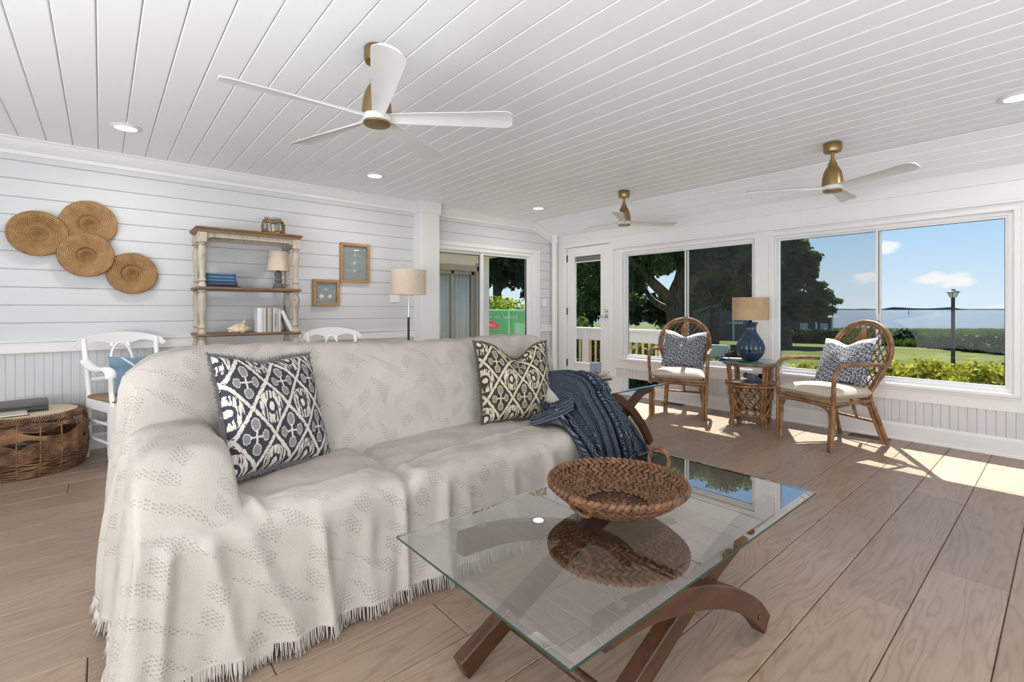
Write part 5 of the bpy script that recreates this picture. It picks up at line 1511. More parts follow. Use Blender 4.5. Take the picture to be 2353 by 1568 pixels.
book('book', 'dark charcoal book at the bottom of the pair on the drum table', (-.435, 4.72, zb), (.30, .20, .032), bk('char1', 56, 58, 58), .08, 0, None, 'dark books on the drum table', gold)
book('book', 'grey charcoal book on top of the pair on the drum table', (-.430, 4.722, zb + .0325), (.285, .19, .034), bk('char2', 84, 84, 82), .10, 0, None, 'dark books on the drum table', gold)
t = thing('coaster_holder', 'small cream coaster stack in a clear holder on the drum table', 'coasters', (-.44, 4.53, zb), .14)
MB().rbox(-.068, .068, -.045, .045, 0.004, .016, .004).build('coaster', plain('cream_card', rgb(214, 206, 190), .6), t)
MB().rbox(-.066, .066, -.045, .045, .0165, .026, .004).build('coaster', plain('grey_card', rgb(170, 170, 158), .6), t)
MB().box(-.072, .072, -.05, .05, 0, .004).build('tray', JARGLASS, t)
for x in (-.074, .071): MB().box(x, x + .003, -.01, .045, 0, .055).build('acrylic_wing', JARGLASS, t)
# ------------------------------------------------------------------ outdoors
CA, SA = math.cos(YAW), math.sin(YAW)
def at(u, f, v=None, z=None):
    """ground-plan point at depth f along the view axis in the direction of picture column u"""
    r_ = (u - 1176.5) / 1101.0
    zz_ = z if z is not None else (EYE + (711.0 - v) / 1101.0 * f if v is not None else 0)
    return Vector((f * (CA + SA * r_), f * (SA - CA * r_), zz_))
def gz(x): 
    return float(np.interp(x, [0, 16, 45, 85, 100], [-.6, -.6, -1.35, -1.95, -2.3]))
LAWN = Mat('lawn', rgb(120, 140, 60), .95, spec=.1)
_v = LAWN.coord('Object'); _n = LAWN.noise(_v, .35, 4); _n2 = LAWN.noise(_v, 9, 3)
LAWN.color(LAWN.ramp(_n * .65 + _n2 * .35, [(.30, rgb(41, 56, 17)), (.48, rgb(64, 75, 26)), (.62, rgb(85, 83, 45)), (.75, rgb(94, 85, 56))])).bump(_n2, .5, .05)
gx = np.array([-12, 0, 5.3, 6, 8, 10, 13, 16, 20, 25, 30, 36, 45, 60, 85, 100]); gy = np.linspace(-60, 120, 31)
G = np.zeros((len(gx), len(gy), 3))
for i, a in enumerate(gx):
    for j, b in enumerate(gy): G[i, j] = (a, b, gz(a))
struct(MB().grid(G).build('ground_lawn', LAWN, smooth=60))
SEA = Mat('sea_water', rgb(96, 128, 150), .12, spec=.5)
_v = SEA.coord('Object'); _n = SEA.noise(SEA.coord('Object', (.28, .28, 1)), 2.0, 6, .65)
_n2 = SEA.noise(SEA.coord('Object', (1.4, .9, 1)), 2.0, 3, .6)
SEA.color(SEA.ramp(_n, [(.35, rgb(72, 90, 104)), (.7, rgb(104, 117, 127))])).bump(_n * .6 + _n2, 1.0, 1.3)
o = struct(MB().add([(80, -900, -2.0), (4000, -3000, -2.0), (4000, 3500, -2.0), (80, 900, -2.0)], [(0, 1, 2, 3)]).build('ground_sea', SEA))
FARM = plain('distant_shore', rgb(64, 78, 89), 1.0)
fs_ = MB(); pts = []
rs = random.Random(8)
for i in range(60):
    u = 1700 + i * 22; hgt = 3 + (7 + 4 * math.sin(i * .9) if 2030 < u < 2190 else 1.5) + rs.uniform(-1, 1)
    a = at(u, 2200, z=-2); b = at(u + 22, 2200, z=-2); c_ = at(u + 11, 2290, z=-2)
    pts.append((a, hgt))
for i in range(len(pts) - 1):
    a, h1_ = pts[i]; b, h2_ = pts[i + 1]; off = Vector((120, 60, 0))
    k = len(fs_.v)
    fs_.v += [tuple(a), tuple(b), tuple(b + Vector((0, 0, h2_))), tuple(a + Vector((0, 0, h1_))), tuple(a + off), tuple(b + off), tuple(b + off + Vector((0, 0, h2_ * .8))), tuple(a + off + Vector((0, 0, h1_ * .8)))]
    fs_.f += [(k, k + 1, k + 2, k + 3), (k + 3, k + 2, k + 6, k + 7)]
tag(fs_.build('distant_shore', FARM), 'low wooded shoreline on the horizon across the water', 'shoreline')
t = thing('channel_marker', 'tiny dark channel marker standing in the sea', 'buoy', at(2088, 300, z=-2.0))
MB().tube([(0, 0, -.5), (0, 0, 2.2)], .22, 8).build('pile', BLACK, t); MB().rbox(-.6, .6, -.15, .15, 1.0, 2.0, .1).build('board', BLACK, t)

def leafmat(name, c1, c2, trans=.35, sc=2.0):
    m = Mat(name); nt = m.nt; nt.nodes.remove(m.b)
    n = m.noise(m.coord('Object'), sc, 3, .7)
    c_ = m.ramp(n, [(.34, c1), (.66, c2)])
    d = m.node('ShaderNodeBsdfDiffuse'); tl = m.node('ShaderNodeBsdfTranslucent'); g = m.node('ShaderNodeBsdfGlossy'); g.inputs['Roughness'].default_value = .5
    m.link(c_, d.inputs[0]); m.link(c_, tl.inputs[0])
    a = m.node('ShaderNodeMixShader'); a.inputs[0].default_value = trans
    m.link(d.outputs[0], a.inputs[1]); m.link(tl.outputs[0], a.inputs[2])
    b = m.node('ShaderNodeMixShader'); b.inputs[0].default_value = .012
    m.link(a.outputs[0], b.inputs[1]); m.link(g.outputs[0], b.inputs[2]); m.link(b.outputs[0], m.out.inputs[0])
    return m
def leaves(name, n, blobs, size, mat, parent, seed=0, shell=.55, aspect=.55, up=.25):
    rs = np.random.RandomState(seed); blobs = np.array(blobs, float)
    vol = blobs[:, 3] * blobs[:, 4] * blobs[:, 5]; pick = rs.choice(len(blobs), n, p=(vol ** .75) / (vol ** .75).sum())
    d = rs.normal(size=(n, 3)); d /= np.linalg.norm(d, axis=1)[:, None]
    r = rs.uniform(shell, 1.05, n)[:, None]
    lump_ = 1 + .18 * np.sin(d[:, :1] * 7 + pick[:, None]) * np.sin(d[:, 2:] * 6 + pick[:, None] * 2)
    c = blobs[pick, :3] + d * r * lump_ * blobs[pick, 3:6]
    nrm = d * .5 + rs.normal(size=(n, 3)) * .8 + np.array([0, 0, up]); nrm /= np.linalg.norm(nrm, axis=1)[:, None]
    a = np.cross(nrm, rs.normal(size=(n, 3))); a /= np.linalg.norm(a, axis=1)[:, None]; b = np.cross(nrm, a)
    s = size * rs.uniform(.6, 1.3, n)[:, None]
    V = np.stack([c - a * s, c - b * s * aspect + nrm * s * .12, c + a * s, c + b * s * aspect + nrm * s * .12], 1).reshape(-1, 3)
    me = bpy.data.meshes.new(name); me.vertices.add(len(V)); me.vertices.foreach_set('co', V.astype(np.float32).ravel())
    me.loops.add(4 * n); me.loops.foreach_set('vertex_index', np.arange(4 * n, dtype=np.int32))
    me.polygons.add(n); me.polygons.foreach_set('loop_start', np.arange(0, 4 * n, 4, dtype=np.int32)); me.update(); me.validate()
    me.materials.append(mat.m)
    o = bpy.data.objects.new(name, me); COL.objects.link(o); o.parent = parent; o['kind'] = 'stuff'
    return o
BARK = Mat('bark', rgb(70, 58, 48), .95)
_n = BARK.noise(BARK.coord('Object', (6, 6, 1.5)), 3, 4); BARK.color(BARK.ramp(_n, [(.3, rgb(44, 36, 30)), (.7, rgb(98, 84, 70))])).bump(_n, .6, .05)
OAK = leafmat('live_oak_leaf', rgb(37, 53, 25), rgb(85, 109, 52), .48, 1.2)
OAKF = leafmat('shade_tree_leaf', rgb(32, 46, 25), rgb(66, 90, 45), .48, .8)
GOLD = leafmat('golden_shrub_leaf', rgb(77, 97, 20), rgb(173, 168, 56), .30, 9)
LIME = leafmat('lime_shrub_leaf', rgb(77, 106, 20), rgb(162, 173, 49), .35, 4)
GREEN = leafmat('garden_shrub_leaf', rgb(37, 59, 16), rgb(86, 106, 37), .35, 8)
HEDGE = leafmat('hedge_leaf', rgb(18, 32, 13), rgb(45, 64, 27), .3, 3)
PURP = leafmat('plum_shrub_leaf', rgb(35, 15, 22), rgb(69, 33, 43), .3, 8)
def tree(name, label, base, trunk, limbs, blobs, n, size, mat, seed, group):
    t = thing(name, label, 'tree', base, 0, group); B = Vector(base)
    mb = MB().tube(spline([Vector(p) - B for p in trunk[0]], 5), [trunk[1] * (1 - .5 * i / (len(trunk[0]) * 5 - 5)) for i in range((len(trunk[0]) - 1) * 5 + 1)], 10)
    mb.build('trunk', BARK, t, smooth=60)
    for l, r_ in limbs:
        p = spline([Vector(q) - B for q in l], 5)
        MB().tube(p, [r_ * (1 - .7 * i / (len(p) - 1)) for i in range(len(p))], 8).build('limb', BARK, t, smooth=60)
    sub_ = random.Random(seed); big = list(blobs); blobs = []
    for x, y, z, a, b_, c_ in big:
        blobs.append((x, y, z, a * .72, b_ * .72, c_ * .72))
        for q_ in range(7):
            d_ = Vector((sub_.gauss(0, 1), sub_.gauss(0, 1), sub_.gauss(0, 1))).normalized(); k_ = sub_.uniform(.26, .48)
            blobs.append((x + d_.x * a * .82, y + d_.y * b_ * .82, z + d_.z * c_ * .82, a * k_, b_ * k_, c_ * k_))
    leaves('foliage', n, [(x - B.x, y - B.y, z - B.z, a, b_, c_) for x, y, z, a, b_, c_ in blobs], size, mat, t, seed)
    return t
def blob(u, v, f, rp, sq=.8, dep=1.0):
    p = at(u, f, v=v); r_ = rp * f / 1101.0
    return (p.x, p.y, p.z, r_ * dep, r_ * dep, r_ * sq)
# the big live oak seen through the left window
b0 = at(1552, 15, z=-.6)
tree('live_oak', 'large live oak with spreading limbs seen through the left window', b0,
     ([b0, at(1556, 15, v=760), at(1550, 15, v=690), at(1565, 15, v=640)], .38),
     [([at(1552, 15, v=700), at(1500, 14.6, v=650), at(1450, 14, v=600), at(1400, 13.6, v=580)], .20), ([at(1560, 15, v=680), at(1620, 14.6, v=620), at(1690, 14.2, v=600), at(1740, 14, v=570)], .20),
      ([at(1556, 15, v=720), at(1500, 15.4, v=690), at(1470, 15.6, v=640)], .14), ([at(1562, 15, v=650), at(1580, 15.4, v=560), at(1600, 15.6, v=480)], .2), ([at(1556, 15, v=740), at(1610, 14.6, v=712), at(1660, 14.4, v=700)], .10)],
     [blob(1470, 600, 14.5, 75), blob(1400, 640, 14.5, 62), blob(1340, 600, 14.5, 70), blob(1540, 560, 15, 80), blob(1630, 600, 14.8, 82), blob(1700, 570, 14.5, 75), blob(1690, 655, 15, 50), blob(1600, 680, 15.5, 38), blob(1500, 500, 15, 110), blob(1640, 480, 15, 110), blob(1380, 500, 14.5, 110), blob(1350, 690, 15, 48), blob(1740, 620, 15.5, 48), blob(1450, 690, 16, 30)],
     42000, .085, OAK, 1, 'trees outdoors')
# the oak whose crown stands out against the sky
b0 = at(1800, 27, z=gz(at(1800, 27).x))
tree('live_oak', 'live oak leaning out against the sky in the sea-view window', b0,
     ([b0, at(1796, 27, v=720), at(1800, 27, v=660), at(1806, 27, v=600)], .45),
     [([at(1798, 27, v=690), at(1840, 26.6, v=660), at(1880, 26.4, v=672), at(1915, 26.2, v=690)], .16), ([at(1800, 27, v=650), at(1830, 27, v=600), at(1850, 27, v=570)], .16)],
     [blob(1800, 590, 27, 48), blob(1838, 575, 27, 30), blob(1852, 610, 27, 34), blob(1815, 640, 27, 42), blob(1872, 660, 26.6, 20), blob(1900, 680, 26.5, 17), blob(1920, 693, 26.5, 11), blob(1850, 700, 26.6, 40), blob(1888, 715, 26.6, 24), blob(1810, 710, 27, 42), blob(1790, 540, 27, 44), blob(1760, 580, 27, 50), blob(1775, 660, 27, 45)],
     26000, .15, OAK, 2, 'trees outdoors')
# background trees
specs = [(1140, 24, 'tall dark tree behind the green container', [(1120, 620, 70), (1180, 600, 70), (1150, 540, 90), (1225, 640, 55), (1230, 560, 70)]),
         (1290, 26, 'tall shade tree beyond the deck seen past the door', [(1290, 600, 80), (1340, 650, 65), (1300, 690, 50), (1360, 560, 80)]),
         (1430, 30, 'shade tree far behind the left end of the left window', [(1430, 640, 80), (1390, 690, 50), (1480, 710, 48), (1440, 560, 90), (1520, 700, 50), (1350, 720, 40)]),
         (1640, 27, 'shade tree far behind the blue lamp', [(1620, 640, 70), (1690, 650, 70), (1660, 570, 90), (1730, 640, 60), (1700, 700, 38), (1600, 700, 36)]),
         (1770, 50, 'dark tree beside the far house left of the sea', [(1760, 690, 50), (1800, 700, 46), (1740, 620, 70)])]
for k, (u, f, lab, bl_) in enumerate(specs):
    b0 = at(u, f, z=gz(at(u, f).x))
    tree('shade_tree', lab, b0, ([b0, at(u + 3, f, v=690), at(u - 2, f, v=600)], .3), [([at(u, f, v=680), at(u + 35, f, v=630), at(u + 60, f, v=590)], .12)],
         [blob(a, b, f, r_) for a, b, r_ in bl_], 13000, .006 * f + .02, OAKF, 10 + k, 'trees outdoors')

def shrub(name, label, base, blobs, n, size, mat, seed, group=None, stems=4):
    t = thing(name, label, 'shrub', base, 0, group)
    rs = random.Random(seed)
    top = max(b[2] + b[5] * .6 for b in blobs)
    for k in range(stems):
        b = blobs[k % len(blobs)]
        MB().tube(spline([(rs.uniform(-.06, .06), rs.uniform(-.06, .06), 0), (b[0] * .5, b[1] * .5, b[2] * .6), (b[0] + rs.uniform(-.1, .1) * b[3], b[1], b[2] + b[5] * .5)], 4), [.018] * 5 + [.012] * 4, 6).build('stem', BARK, t, smooth=60)
    leaves('foliage', n, blobs, size, mat, t, seed, .45)
    return t
# golden hedge below the sea-view window
gl = ['golden leaved shrub furthest right below the sea-view window', 'golden leaved shrub second from the right below the sea-view window', 'golden leaved shrub below the street lamp in the sea-view window',
      'golden leaved shrub fourth from the right below the sea-view window', 'golden leaved shrub just right of the right rattan chair back', 'golden leaved shrub behind the back of the right rattan chair']
for k in range(6):
    y = .18 + k * .40; x = 6.95 + .12 * math.sin(k * 2.1)
    rs = random.Random(k + 40); h_ = 1.13 + rs.uniform(-.05, .05)
    if k >= 4: h_ -= .12
    bl_ = [(0, 0, h_ * .52, .34, .27, h_ * .46), (.05, .12, h_ * .72, .24, .2, h_ * .26), (-.06, -.12, h_ * .75, .22, .2, h_ * .24), (.0, .02, h_ * .9, .14, .14, .14)]
    shrub('golden_shrub', gl[k], (x, y, -.6), bl_, 5200, .030, GOLD, 60 + k, 'golden shrubs outside the window')
shrub('plum_shrub', 'plum coloured shrub at the right edge of the sea-view window', at(2345, 6.6, z=-.6), [(0, 0, .55, .22, .22, .36), (.03, .02, .85, .15, .15, .18)], 2200, .028, PURP, 71)
shrub('garden_shrub', 'sunny green shrub behind the deck railing', at(1482, 9.0, z=-.6), [(0, 0, .62, .55, .55, .5), (-.2, -.3, .7, .5, .5, .45), (.1, -.25, 1.05, .16, .16, .32)], 4200, .045, GREEN, 72, 'green shrubs outside the left window')
shrub('garden_shrub', 'sunny green shrub right of the deck railing behind the left rattan chair', at(1640, 8.6, z=-.6), [(0, 0, .40, .5, .5, .42), (-.3, .2, .45, .45, .45, .42), (.35, -.2, .3, .4, .4, .35)], 4200, .042, GREEN, 73, 'green shrubs outside the left window')
shrub('garden_shrub', 'green shrub left of the deck railing seen through the door', at(1330, 11, z=-.6), [(0, 0, .8, .5, .5, .75), (.2, -.4, .5, .5, .5, .5)], 3600, .05, GREEN, 74, 'green shrubs outside the left window')
shrub('lime_shrub', 'bright lime green shrub showing above the green container', at(1150, 19, z=-.6), [(0, 0, 1.35, .95, .95, .85), (.5, -.7, 1.1, .6, .6, .8), (-.5, .5, 1.45, .7, .7, .8)], 6500, .07, LIME, 75)
shrub('plum_shrub', 'small reddish shrub beside the pale garden wall', at(1690, 13, z=-.6), [(0, 0, .3, .3, .3, .28)], 1400, .04, PURP, 76)
# clipped hedge before the far house, and shoreline shrubs
k = 0
hl = ['clipped dark hedge bush at the left frame of the sea-view window', 'clipped dark hedge bush second from the left below the far house', 'clipped dark hedge bush below the far house windows', 'clipped dark hedge bush at the right end below the far house']
for u in (1795, 1832, 1870, 1905):
    f = 31; p = at(u, f, z=gz(at(u, f).x))
    shrub('hedge_bush', hl[k], p, [(0, 0, .4, .85, .85, .45), (0, 0, .6, .7, .7, .3)], 1700, .11, HEDGE, 80 + k, 'clipped hedge', 1); k += 1
p = at(2085, 30, z=gz(at(2085, 30).x))
shrub('round_bush', 'round dark bush standing on the lawn edge before the marsh', p, [(0, 0, .45, .7, .7, .55)], 2200, .10, HEDGE, 90, None, 2)
sl = ['low shoreline bush just right of the round dark bush', 'low shoreline bush third from the right before the marsh', 'low shoreline bush beside the street lamp post', 'low shoreline bush second from the right before the marsh', 'tall shoreline bush at the right edge before the marsh']
for k, u in enumerate((2120, 2155, 2200, 2250, 2310)):
    f = 28.5 - k * 1.6; p = at(u, f, z=gz(at(u, f).x))
    shrub('shoreline_bush', sl[k], p, [(0, 0, .25, .75, .75, .3), (.3, -.3, .28 + .06 * k, .6, .6, .3 + .05 * k)], 1800, .09, HEDGE, 95 + k, 'bushes along the lawn edge', 1)
# marsh grass, uncountable
MARSH = leafmat('marsh_grass_blade', rgb(45, 69, 24), rgb(85, 103, 51), .3, .5)
rs = np.random.RandomState(5); n = 16000
us = rs.uniform(1890, 2420, n); fs2 = 30 + 42 * rs.uniform(0, 1, n) ** 1.6 - (us - 1900) * .010
base = np.array([[f * (CA + SA * (u - 1176.5) / 1101.0), f * (SA - CA * (u - 1176.5) / 1101.0)] for u, f in zip(us, fs2)])
zb_ = np.interp(base[:, 0], [0, 16, 45, 85, 100], [-.6, -.6, -1.35, -1.95, -2.3])
hh = rs.uniform(.4, .95, n) * np.interp(us, [1890, 2100, 2420], [.45, .6, 1.0]); th = rs.uniform(0, 6.28, n); wd = rs.uniform(.05, .14, n); ln = rs.uniform(-.25, .25, (n, 2))
V = np.zeros((n, 3, 3))
V[:, 0] = np.stack([base[:, 0] - np.cos(th) * wd, base[:, 1] - np.sin(th) * wd, zb_], -1); V[:, 1] = np.stack([base[:, 0] + np.cos(th) * wd, base[:, 1] + np.sin(th) * wd, zb_], -1)
V[:, 2] = np.stack([base[:, 0] + ln[:, 0], base[:, 1] + ln[:, 1], zb_ + hh], -1)
me = bpy.data.meshes.new('marsh_grass'); me.from_pydata(V.reshape(-1, 3).tolist(), [], [(3 * i, 3 * i + 1, 3 * i + 2) for i in range(n)]); me.materials.append(MARSH.m)
o = bpy.data.objects.new('marsh_grass', me); COL.objects.link(o); tag(o, 'tall green marsh grass between the lawn and the sea', 'grass', kind='stuff')

# street lamp
p = at(2190, 13, z=-.6)
t = thing('street_lamp', 'black post lamp with white glass lantern on the lawn', 'street lamp', p)
H_ = 1.98
MB().tube([(0, 0, -.02), (0, 0, .3), (0, 0, H_)], [.055, .045, .040], 14).build('post', BLACK, t, smooth=60)
MB().lathe([(0, H_ - .02), (.05, H_ - .02), (.035, H_ + .02), (.055, H_ + .04), (0, H_ + .04)], 14).build('collar', BLACK, t, smooth=50)
MB().lathe([(.055, H_ + .04), (.062, H_ + .04), (.115, H_ + .185), (.108, H_ + .185)], 4, cap=False).build('lantern_glass', plain('opal_glass', rgb(236, 238, 236), .2), t)
for k in range(4):
    a = k * PI / 2; MB().tube([(.062 * math.cos(a), .062 * math.sin(a), H_ + .04), (.118 * math.cos(a), .118 * math.sin(a), H_ + .188)], .007, 6).build('lantern_bar', BLACK, t)
MB().lathe([(0, H_ + .18), (.150, H_ + .18), (.150, H_ + .192), (.045, H_ + .235), (.045, H_ + .26), (0, H_ + .27)], 8).build('lantern_roof', BLACK, t)

# deck with railing outside the door
DECKW = wood('weathered_deck', rgb(150, 130, 108), rgb(112, 94, 76), .7)
TAN = wood('tan_baluster', rgb(206, 178, 138), rgb(172, 142, 104), .6)
dk = thing('deck', 'weathered board deck outside the glazed door', 'deck', (0, 0, 0))
for k in range(9):
    MB().rbox(5.26 + k * .14, 5.26 + k * .14 + .132, 3.90, 7.0, -.13, -.10, .004).build('deck_board', DECKW, dk)
for x in (5.4, 6.3):
    for y in (4.1, 5.5, 6.8): MB().box(x - .05, x + .05, y - .05, y + .05, -.62, -.13).build('deck_post', DECKW, dk)
rl = thing('deck_railing', 'white deck railing with tan balusters outside the left window', 'railing', (6.40, 0, 0))
MB().rbox(-.07, .07, 3.93, 7.0, .745, .785, .006).build('cap_rail', TRIM, rl); MB().rbox(-.02, .02, 3.95, 7.0, .575, .745, .004).build('top_rail', TRIM, rl)
MB().rbox(-.02, .02, 3.95, 7.0, -.02, .04, .004).build('bottom_rail', TAN, rl)
for y in (3.99, 5.5, 6.95): MB().rbox(-.045, .045, y - .045, y + .045, -.10, .75, .006).build('rail_post', TRIM, rl)
y = 4.12; b0_ = None
while y < 6.9:
    if b0_ is None: b0_ = MB().rbox(-.014, .014, -.018, .018, .03, .60, .003).build('baluster', TAN, rl); o = b0_
    else: o = b0_.copy(); COL.objects.link(o)
    o.location = (.034, y, 0); y += .118

# the next wing of the house with its own glass door
STUC = plain('beige_stucco', rgb(228, 218, 202), .9, bump=.3, scale=60)
wg = thing('house_wing', 'beige stucco house wing with curtained glass door seen through the slider', 'building', (0, 0, 0))
WY = 7.2
MB().box(1.0, 4.30, WY, WY + .2, -.6, 2.30).box(4.30, 5.30, WY, WY + .2, 1.86, 2.30).box(5.30, 5.60, WY, WY + .2, -.6, 2.30).box(4.30, 5.30, WY, WY + .2, -.6, -.02).build('wall', STUC, wg)
MB().box(5.40, 5.60, WY + .2, 12, -.6, 2.3).build('side_wall', STUC, wg)
TAUPE = plain('taupe_trim', rgb(160, 148, 130), .7)
for (a, b, p_, q_) in ((4.18, 4.30, -.1, 1.95), (5.28, 5.38, -.1, 1.95), (4.18, 5.38, 1.80, 1.90)): MB().rbox(a, b, WY - .04, WY + .02, p_, q_, .006).build('door_casing', TAUPE, wg)
sd = MB()
for a in (4.30, 4.78, 5.23): sd.box(a, a + .055, WY + .05, WY + .09, 0, 1.80)
sd.box(4.30, 5.285, WY + .05, WY + .09, -.02, .08); sd.box(4.30, 5.285, WY + .05, WY + .09, 1.74, 1.80)
so_ = sd.build('sliding_door', TAUPE, wg)
MB().box(4.355, 4.78, WY + .065, WY + .07, .08, 1.74).build('pane', PANE, so_); MB().box(4.835, 5.23, WY + .065, WY + .07, .08, 1.74).build('pane', PANE, so_)
CURT = plain('grey_green_curtain', rgb(214, 214, 204), .9)
n = 120; P = np.zeros((n, 2, 3))
for i in range(n):
    P[i, 0] = (4.28 + 1.04 * i / n, WY + .17 + .03 * math.sin(i * .62) + .012 * math.sin(i * 1.7), -.02); P[i, 1] = P[i, 0]; P[i, 1, 2] = 1.86
o = MB().grid(P).build('curtain', CURT, wg, smooth=180); o.modifiers.new('t', 'SOLIDIFY').thickness = .006
MB().box(4.2, 5.4, WY + .24, WY + .28, -.1, 1.9).build('room_dark', plain('dark_interior', rgb(60, 62, 60), .9), wg)
ROOFM = plain('grey_shingle', rgb(96, 92, 88), .9, bump=.4, scale=20)
FASC = plain('pale_fascia', rgb(206, 202, 192), .7)
MB().add([(1, WY - .45, 2.10), (5.78, WY - .45, 2.10), (5.78, 12, 2.10), (1, 12, 2.10), (1, WY - .45, 2.26), (5.85, WY - .45, 2.26), (5.85, 12, 2.26), (1, 12, 2.26), (1, 9.5, 3.4), (4.2, 9.5, 3.4)],
         [(4, 5, 9, 8), (5, 6, 9), (6, 7, 8, 9), (7, 4, 8)]).build('roof', ROOFM, wg)
MB().box(1, 5.80, WY - .47, WY - .44, 2.10, 2.27).box(5.78, 5.81, WY - .47, 12, 2.10, 2.27).build('fascia', FASC, wg)
MB().box(1, 5.78, WY - .45, WY, 2.10, 2.12).box(5.6, 5.78, WY, 12, 2.10, 2.12).build('soffit', FASC, wg)

# green container with lettering
GRN = plain('green_painted_steel', rgb(58, 142, 88), .45)
GRN2 = plain('pale_green_edge', rgb(160, 220, 180), .45)
LETW = plain('white_lettering', rgb(226, 240, 230), .6); REDL = plain('red_emblem', rgb(206, 34, 42), .45); ORNG = plain('emblem_outline', rgb(236, 178, 130), .5)
ct = thing('container', 'green steel trailer container with white slogan and red emblem', 'container', (8.0, 0, 0))
Y0, Y1 = 8.60, 12.8
MB().rbox(0, .9, Y0, Y1, -.35, 1.06, .01).build('body', GRN, ct)
MB().rbox(-.03, .93, Y0 - .03, Y1 + .03, 1.05, 1.10, .006).build('top_rim', GRN2, ct)
for y in (9.42, 10.9, 12.2): MB().rbox(-.025, 0.01, y - .03, y + .03, -.35, 1.05, .004).build('rib', GRN2 if y < 10 else GRN, ct)
for y in (9.6, 11.6):
    o = MB().lathe([(0, 0), (.24, 0), (.27, .05), (.27, .15), (.24, .2), (0, .2)], 24).build('wheel', BLACK, ct, smooth=40); o.location = (.15, y, -.33); o.rotation_euler = (0, PI / 2, 0)
rot = (PI / 2, 0, -PI / 2)
text('Like it never even happened.', .155, LETW, ct, (-.035, 10.86, .86), rot, .002, shear=.25)
text('Fire & Water - Cleanup & Restoration', .112, LETW, ct, (-.035, 10.86, .37), rot, .002, space=1.02)
em = MB().prism([(a, b) for a, b in [(10.62, .66), (10.44, .72), (10.24, .80), (10.10, .795), (9.90, .70), (9.77, .63), (9.90, .575), (10.12, .555), (10.34, .575), (10.5, .61)]], -.012, .0, 'x').build('emblem', ORNG, ct)
MB().prism([(10.2 + (a - 10.2) * .93, .675 + (b - .675) * .86) for a, b in [(10.62, .66), (10.44, .72), (10.24, .80), (10.10, .795), (9.90, .70), (9.77, .63), (9.90, .575), (10.12, .555), (10.34, .575), (10.5, .61)]], -.018, -.01, 'x').build('emblem_face', REDL, em)
text('SERVPRO', .125, LETW, ct, (-.022, 10.50, .62), rot, .002)
MB().box(-.010, 0, 8.70, 9.22, .46, .76).build('notice_board', plain('green_notice', rgb(110, 176, 130), .5), ct)
for k in range(9): MB().box(-.014, -.009, 8.72 + .16 * (k % 3), 9.19, .485 + k * .03, .495 + k * .03).build('notice_line', LETW, ct)

# far house, garden wall, drive
HB = plain('dark_brown_siding', rgb(78, 66, 58), .9); WINW = plain('white_window_trim', rgb(220, 224, 228), .6)
p = at(1840, 36, z=gz(at(1840, 36).x))
hs = thing('far_house', 'dark brown house with white windows under the oaks', 'house', p, YAW - PI / 2)
MB().box(-3.2, 2.35, 0, 6, 0, 1.75).build('wall', HB, hs)
MB().add([(-3.6, -.4, 1.7), (2.75, -.4, 1.7), (2.75, 6.4, 1.7), (-3.6, 6.4, 1.7), (-2.2, 3, 3.6), (0.6, 3, 3.6)], [(0, 1, 5, 4), (1, 2, 5), (2, 3, 4, 5), (3, 0, 4), (0, 3, 2, 1)]).build('roof', ROOFM, hs)
for x in (-.05, 1.45):
    w_ = MB().box(x, x + .55, -.05, .02, .55, 1.25).build('window', WINW, hs)
    for q in (0, 1): MB().box(x + .04 + q * .26, x + .25 + q * .26, -.06, -.045, .60, 1.20).build('pane', plain('house_pane', rgb(150, 168, 184), .1), w_)
for x in (1.0, 2.2): MB().box(x - .05, x + .05, -.3, -.2, 0, 1.7).build('porch_post', WINW, hs)
p = at(1690, 34, z=gz(at(1690, 34).x))
hs = thing('far_house', 'grey house with white porch railing behind the left window', 'house', p, YAW - PI / 2)
GS = plain('grey_siding', rgb(104, 104, 110), .9)
MB().box(-3.5, 1.3, 0, 6, 0, 2.6).build('wall', GS, hs)
MB().add([(-3.9, -.5, 2.5), (1.6, -.5, 2.5), (1.6, 6.4, 2.5), (-3.9, 6.4, 2.5), (-2.2, 3, 4.2), (.2, 3, 4.2)], [(0, 1, 5, 4), (1, 2, 5), (2, 3, 4, 5), (3, 0, 4), (0, 3, 2, 1)]).build('roof', ROOFM, hs)
MB().box(-.6, 1.2, -.9, 0, 1.15, 1.25).build('porch_floor', WINW, hs); pr2 = MB().box(-.6, 1.2, -.92, -.86, 1.75, 1.82).build('porch_rail', WINW, hs)
for k in range(10): MB().box(-.58 + k * .19, -.54 + k * .19, -.91, -.87, 1.25, 1.75).build('porch_baluster', WINW, pr2)
for x in (-.6, 1.1): MB().box(x, x + .1, -.92, -.82, 0, 2.5).build('porch_post', WINW, hs)
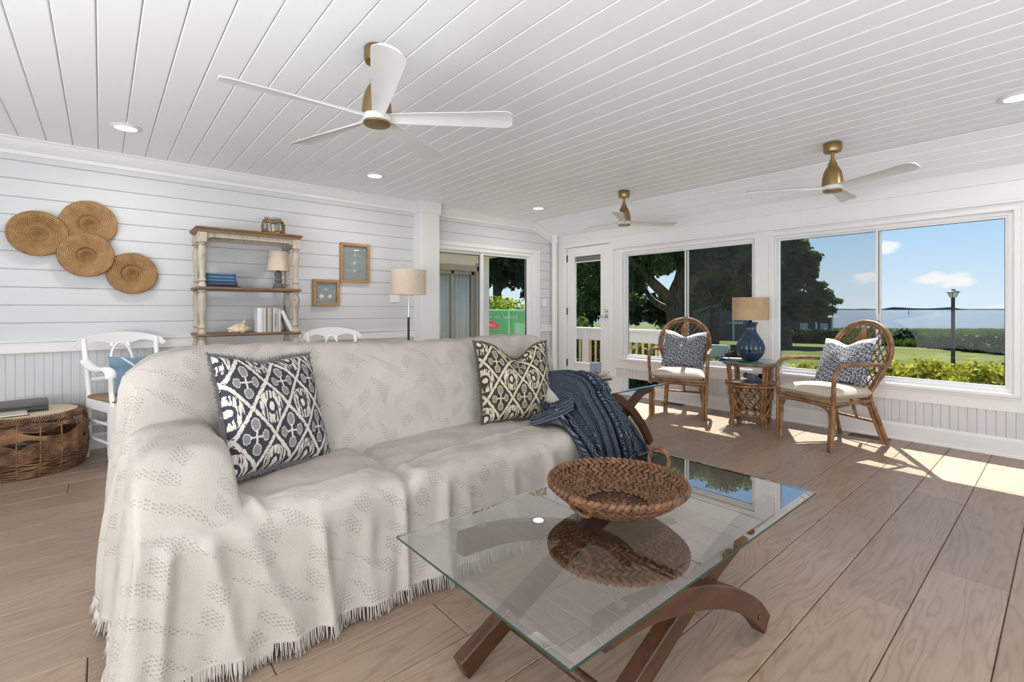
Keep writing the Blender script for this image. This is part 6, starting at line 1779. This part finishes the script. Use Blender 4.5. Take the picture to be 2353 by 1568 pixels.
PALEC = plain('pale_concrete', rgb(226, 224, 218), .9, bump=.2); ASPH = plain('asphalt', rgb(78, 77, 75), .95, bump=.3, scale=30); SANDC = plain('sandy_edge', rgb(132, 122, 104), .95)
a = at(1630, 17, z=-.6); b = at(1675, 16.5, z=-.6); d = (b - a); nrm = Vector((-d.y, d.x, 0)).normalized() * .12
t = MB().add([a, b, b + nrm, a + nrm, a + Vector((0, 0, .45)), b + Vector((0, 0, .45)), b + nrm + Vector((0, 0, .45)), a + nrm + Vector((0, 0, .45))], [(0, 1, 5, 4), (1, 2, 6, 5), (2, 3, 7, 6), (3, 0, 4, 7), (4, 5, 6, 7)]).build('garden_wall', PALEC)
tag(t, 'low pale concrete garden wall seen through the left window', 'wall')
q = [at(1600, 16, z=-.585), at(1770, 15.5, z=-.585), at(1930, 13.2, z=-.585), at(2010, 11.8, z=-.585), at(1930, 10.6, z=-.585), at(1780, 11.2, z=-.585), at(1620, 12.5, z=-.585)]
n = len(q); t = MB().add(q + [p_ + Vector((0, 0, -.1)) for p_ in q], [tuple(range(n))] + [(i, (i + 1) % n, n + (i + 1) % n, n + i) for i in range(n)]).build('driveway', ASPH); struct(t)
q = [at(1790, 11.3, z=-.57), at(1935, 10.7, z=-.57), at(2020, 11.7, z=-.57), at(2080, 10.9, z=-.57), at(1950, 9.4, z=-.57), at(1790, 9.8, z=-.57)]
n = len(q); t = MB().add(q + [p_ + Vector((0, 0, -.1)) for p_ in q], [tuple(range(n))] + [(i, (i + 1) % n, n + (i + 1) % n, n + i) for i in range(n)]).build('path_sandy', SANDC); struct(t)

struct(MB().box(2.0, 6.6, 5.25, 7.15, -.62, -.56).build('ground_bounce_slab', plain('bounce_slab_pale', rgb(196, 190, 180), .9)))  # added pale slab that bounces sunlight onto the house wing
struct(MB().box(5.25, 6.55, -3.0, 3.85, -.62, -.565).build('ground_bounce_strip', plain('bounce_strip_pale', rgb(214, 210, 202), .9)))  # added strip, unseen below the sills, bouncing sunlight up to the ceiling
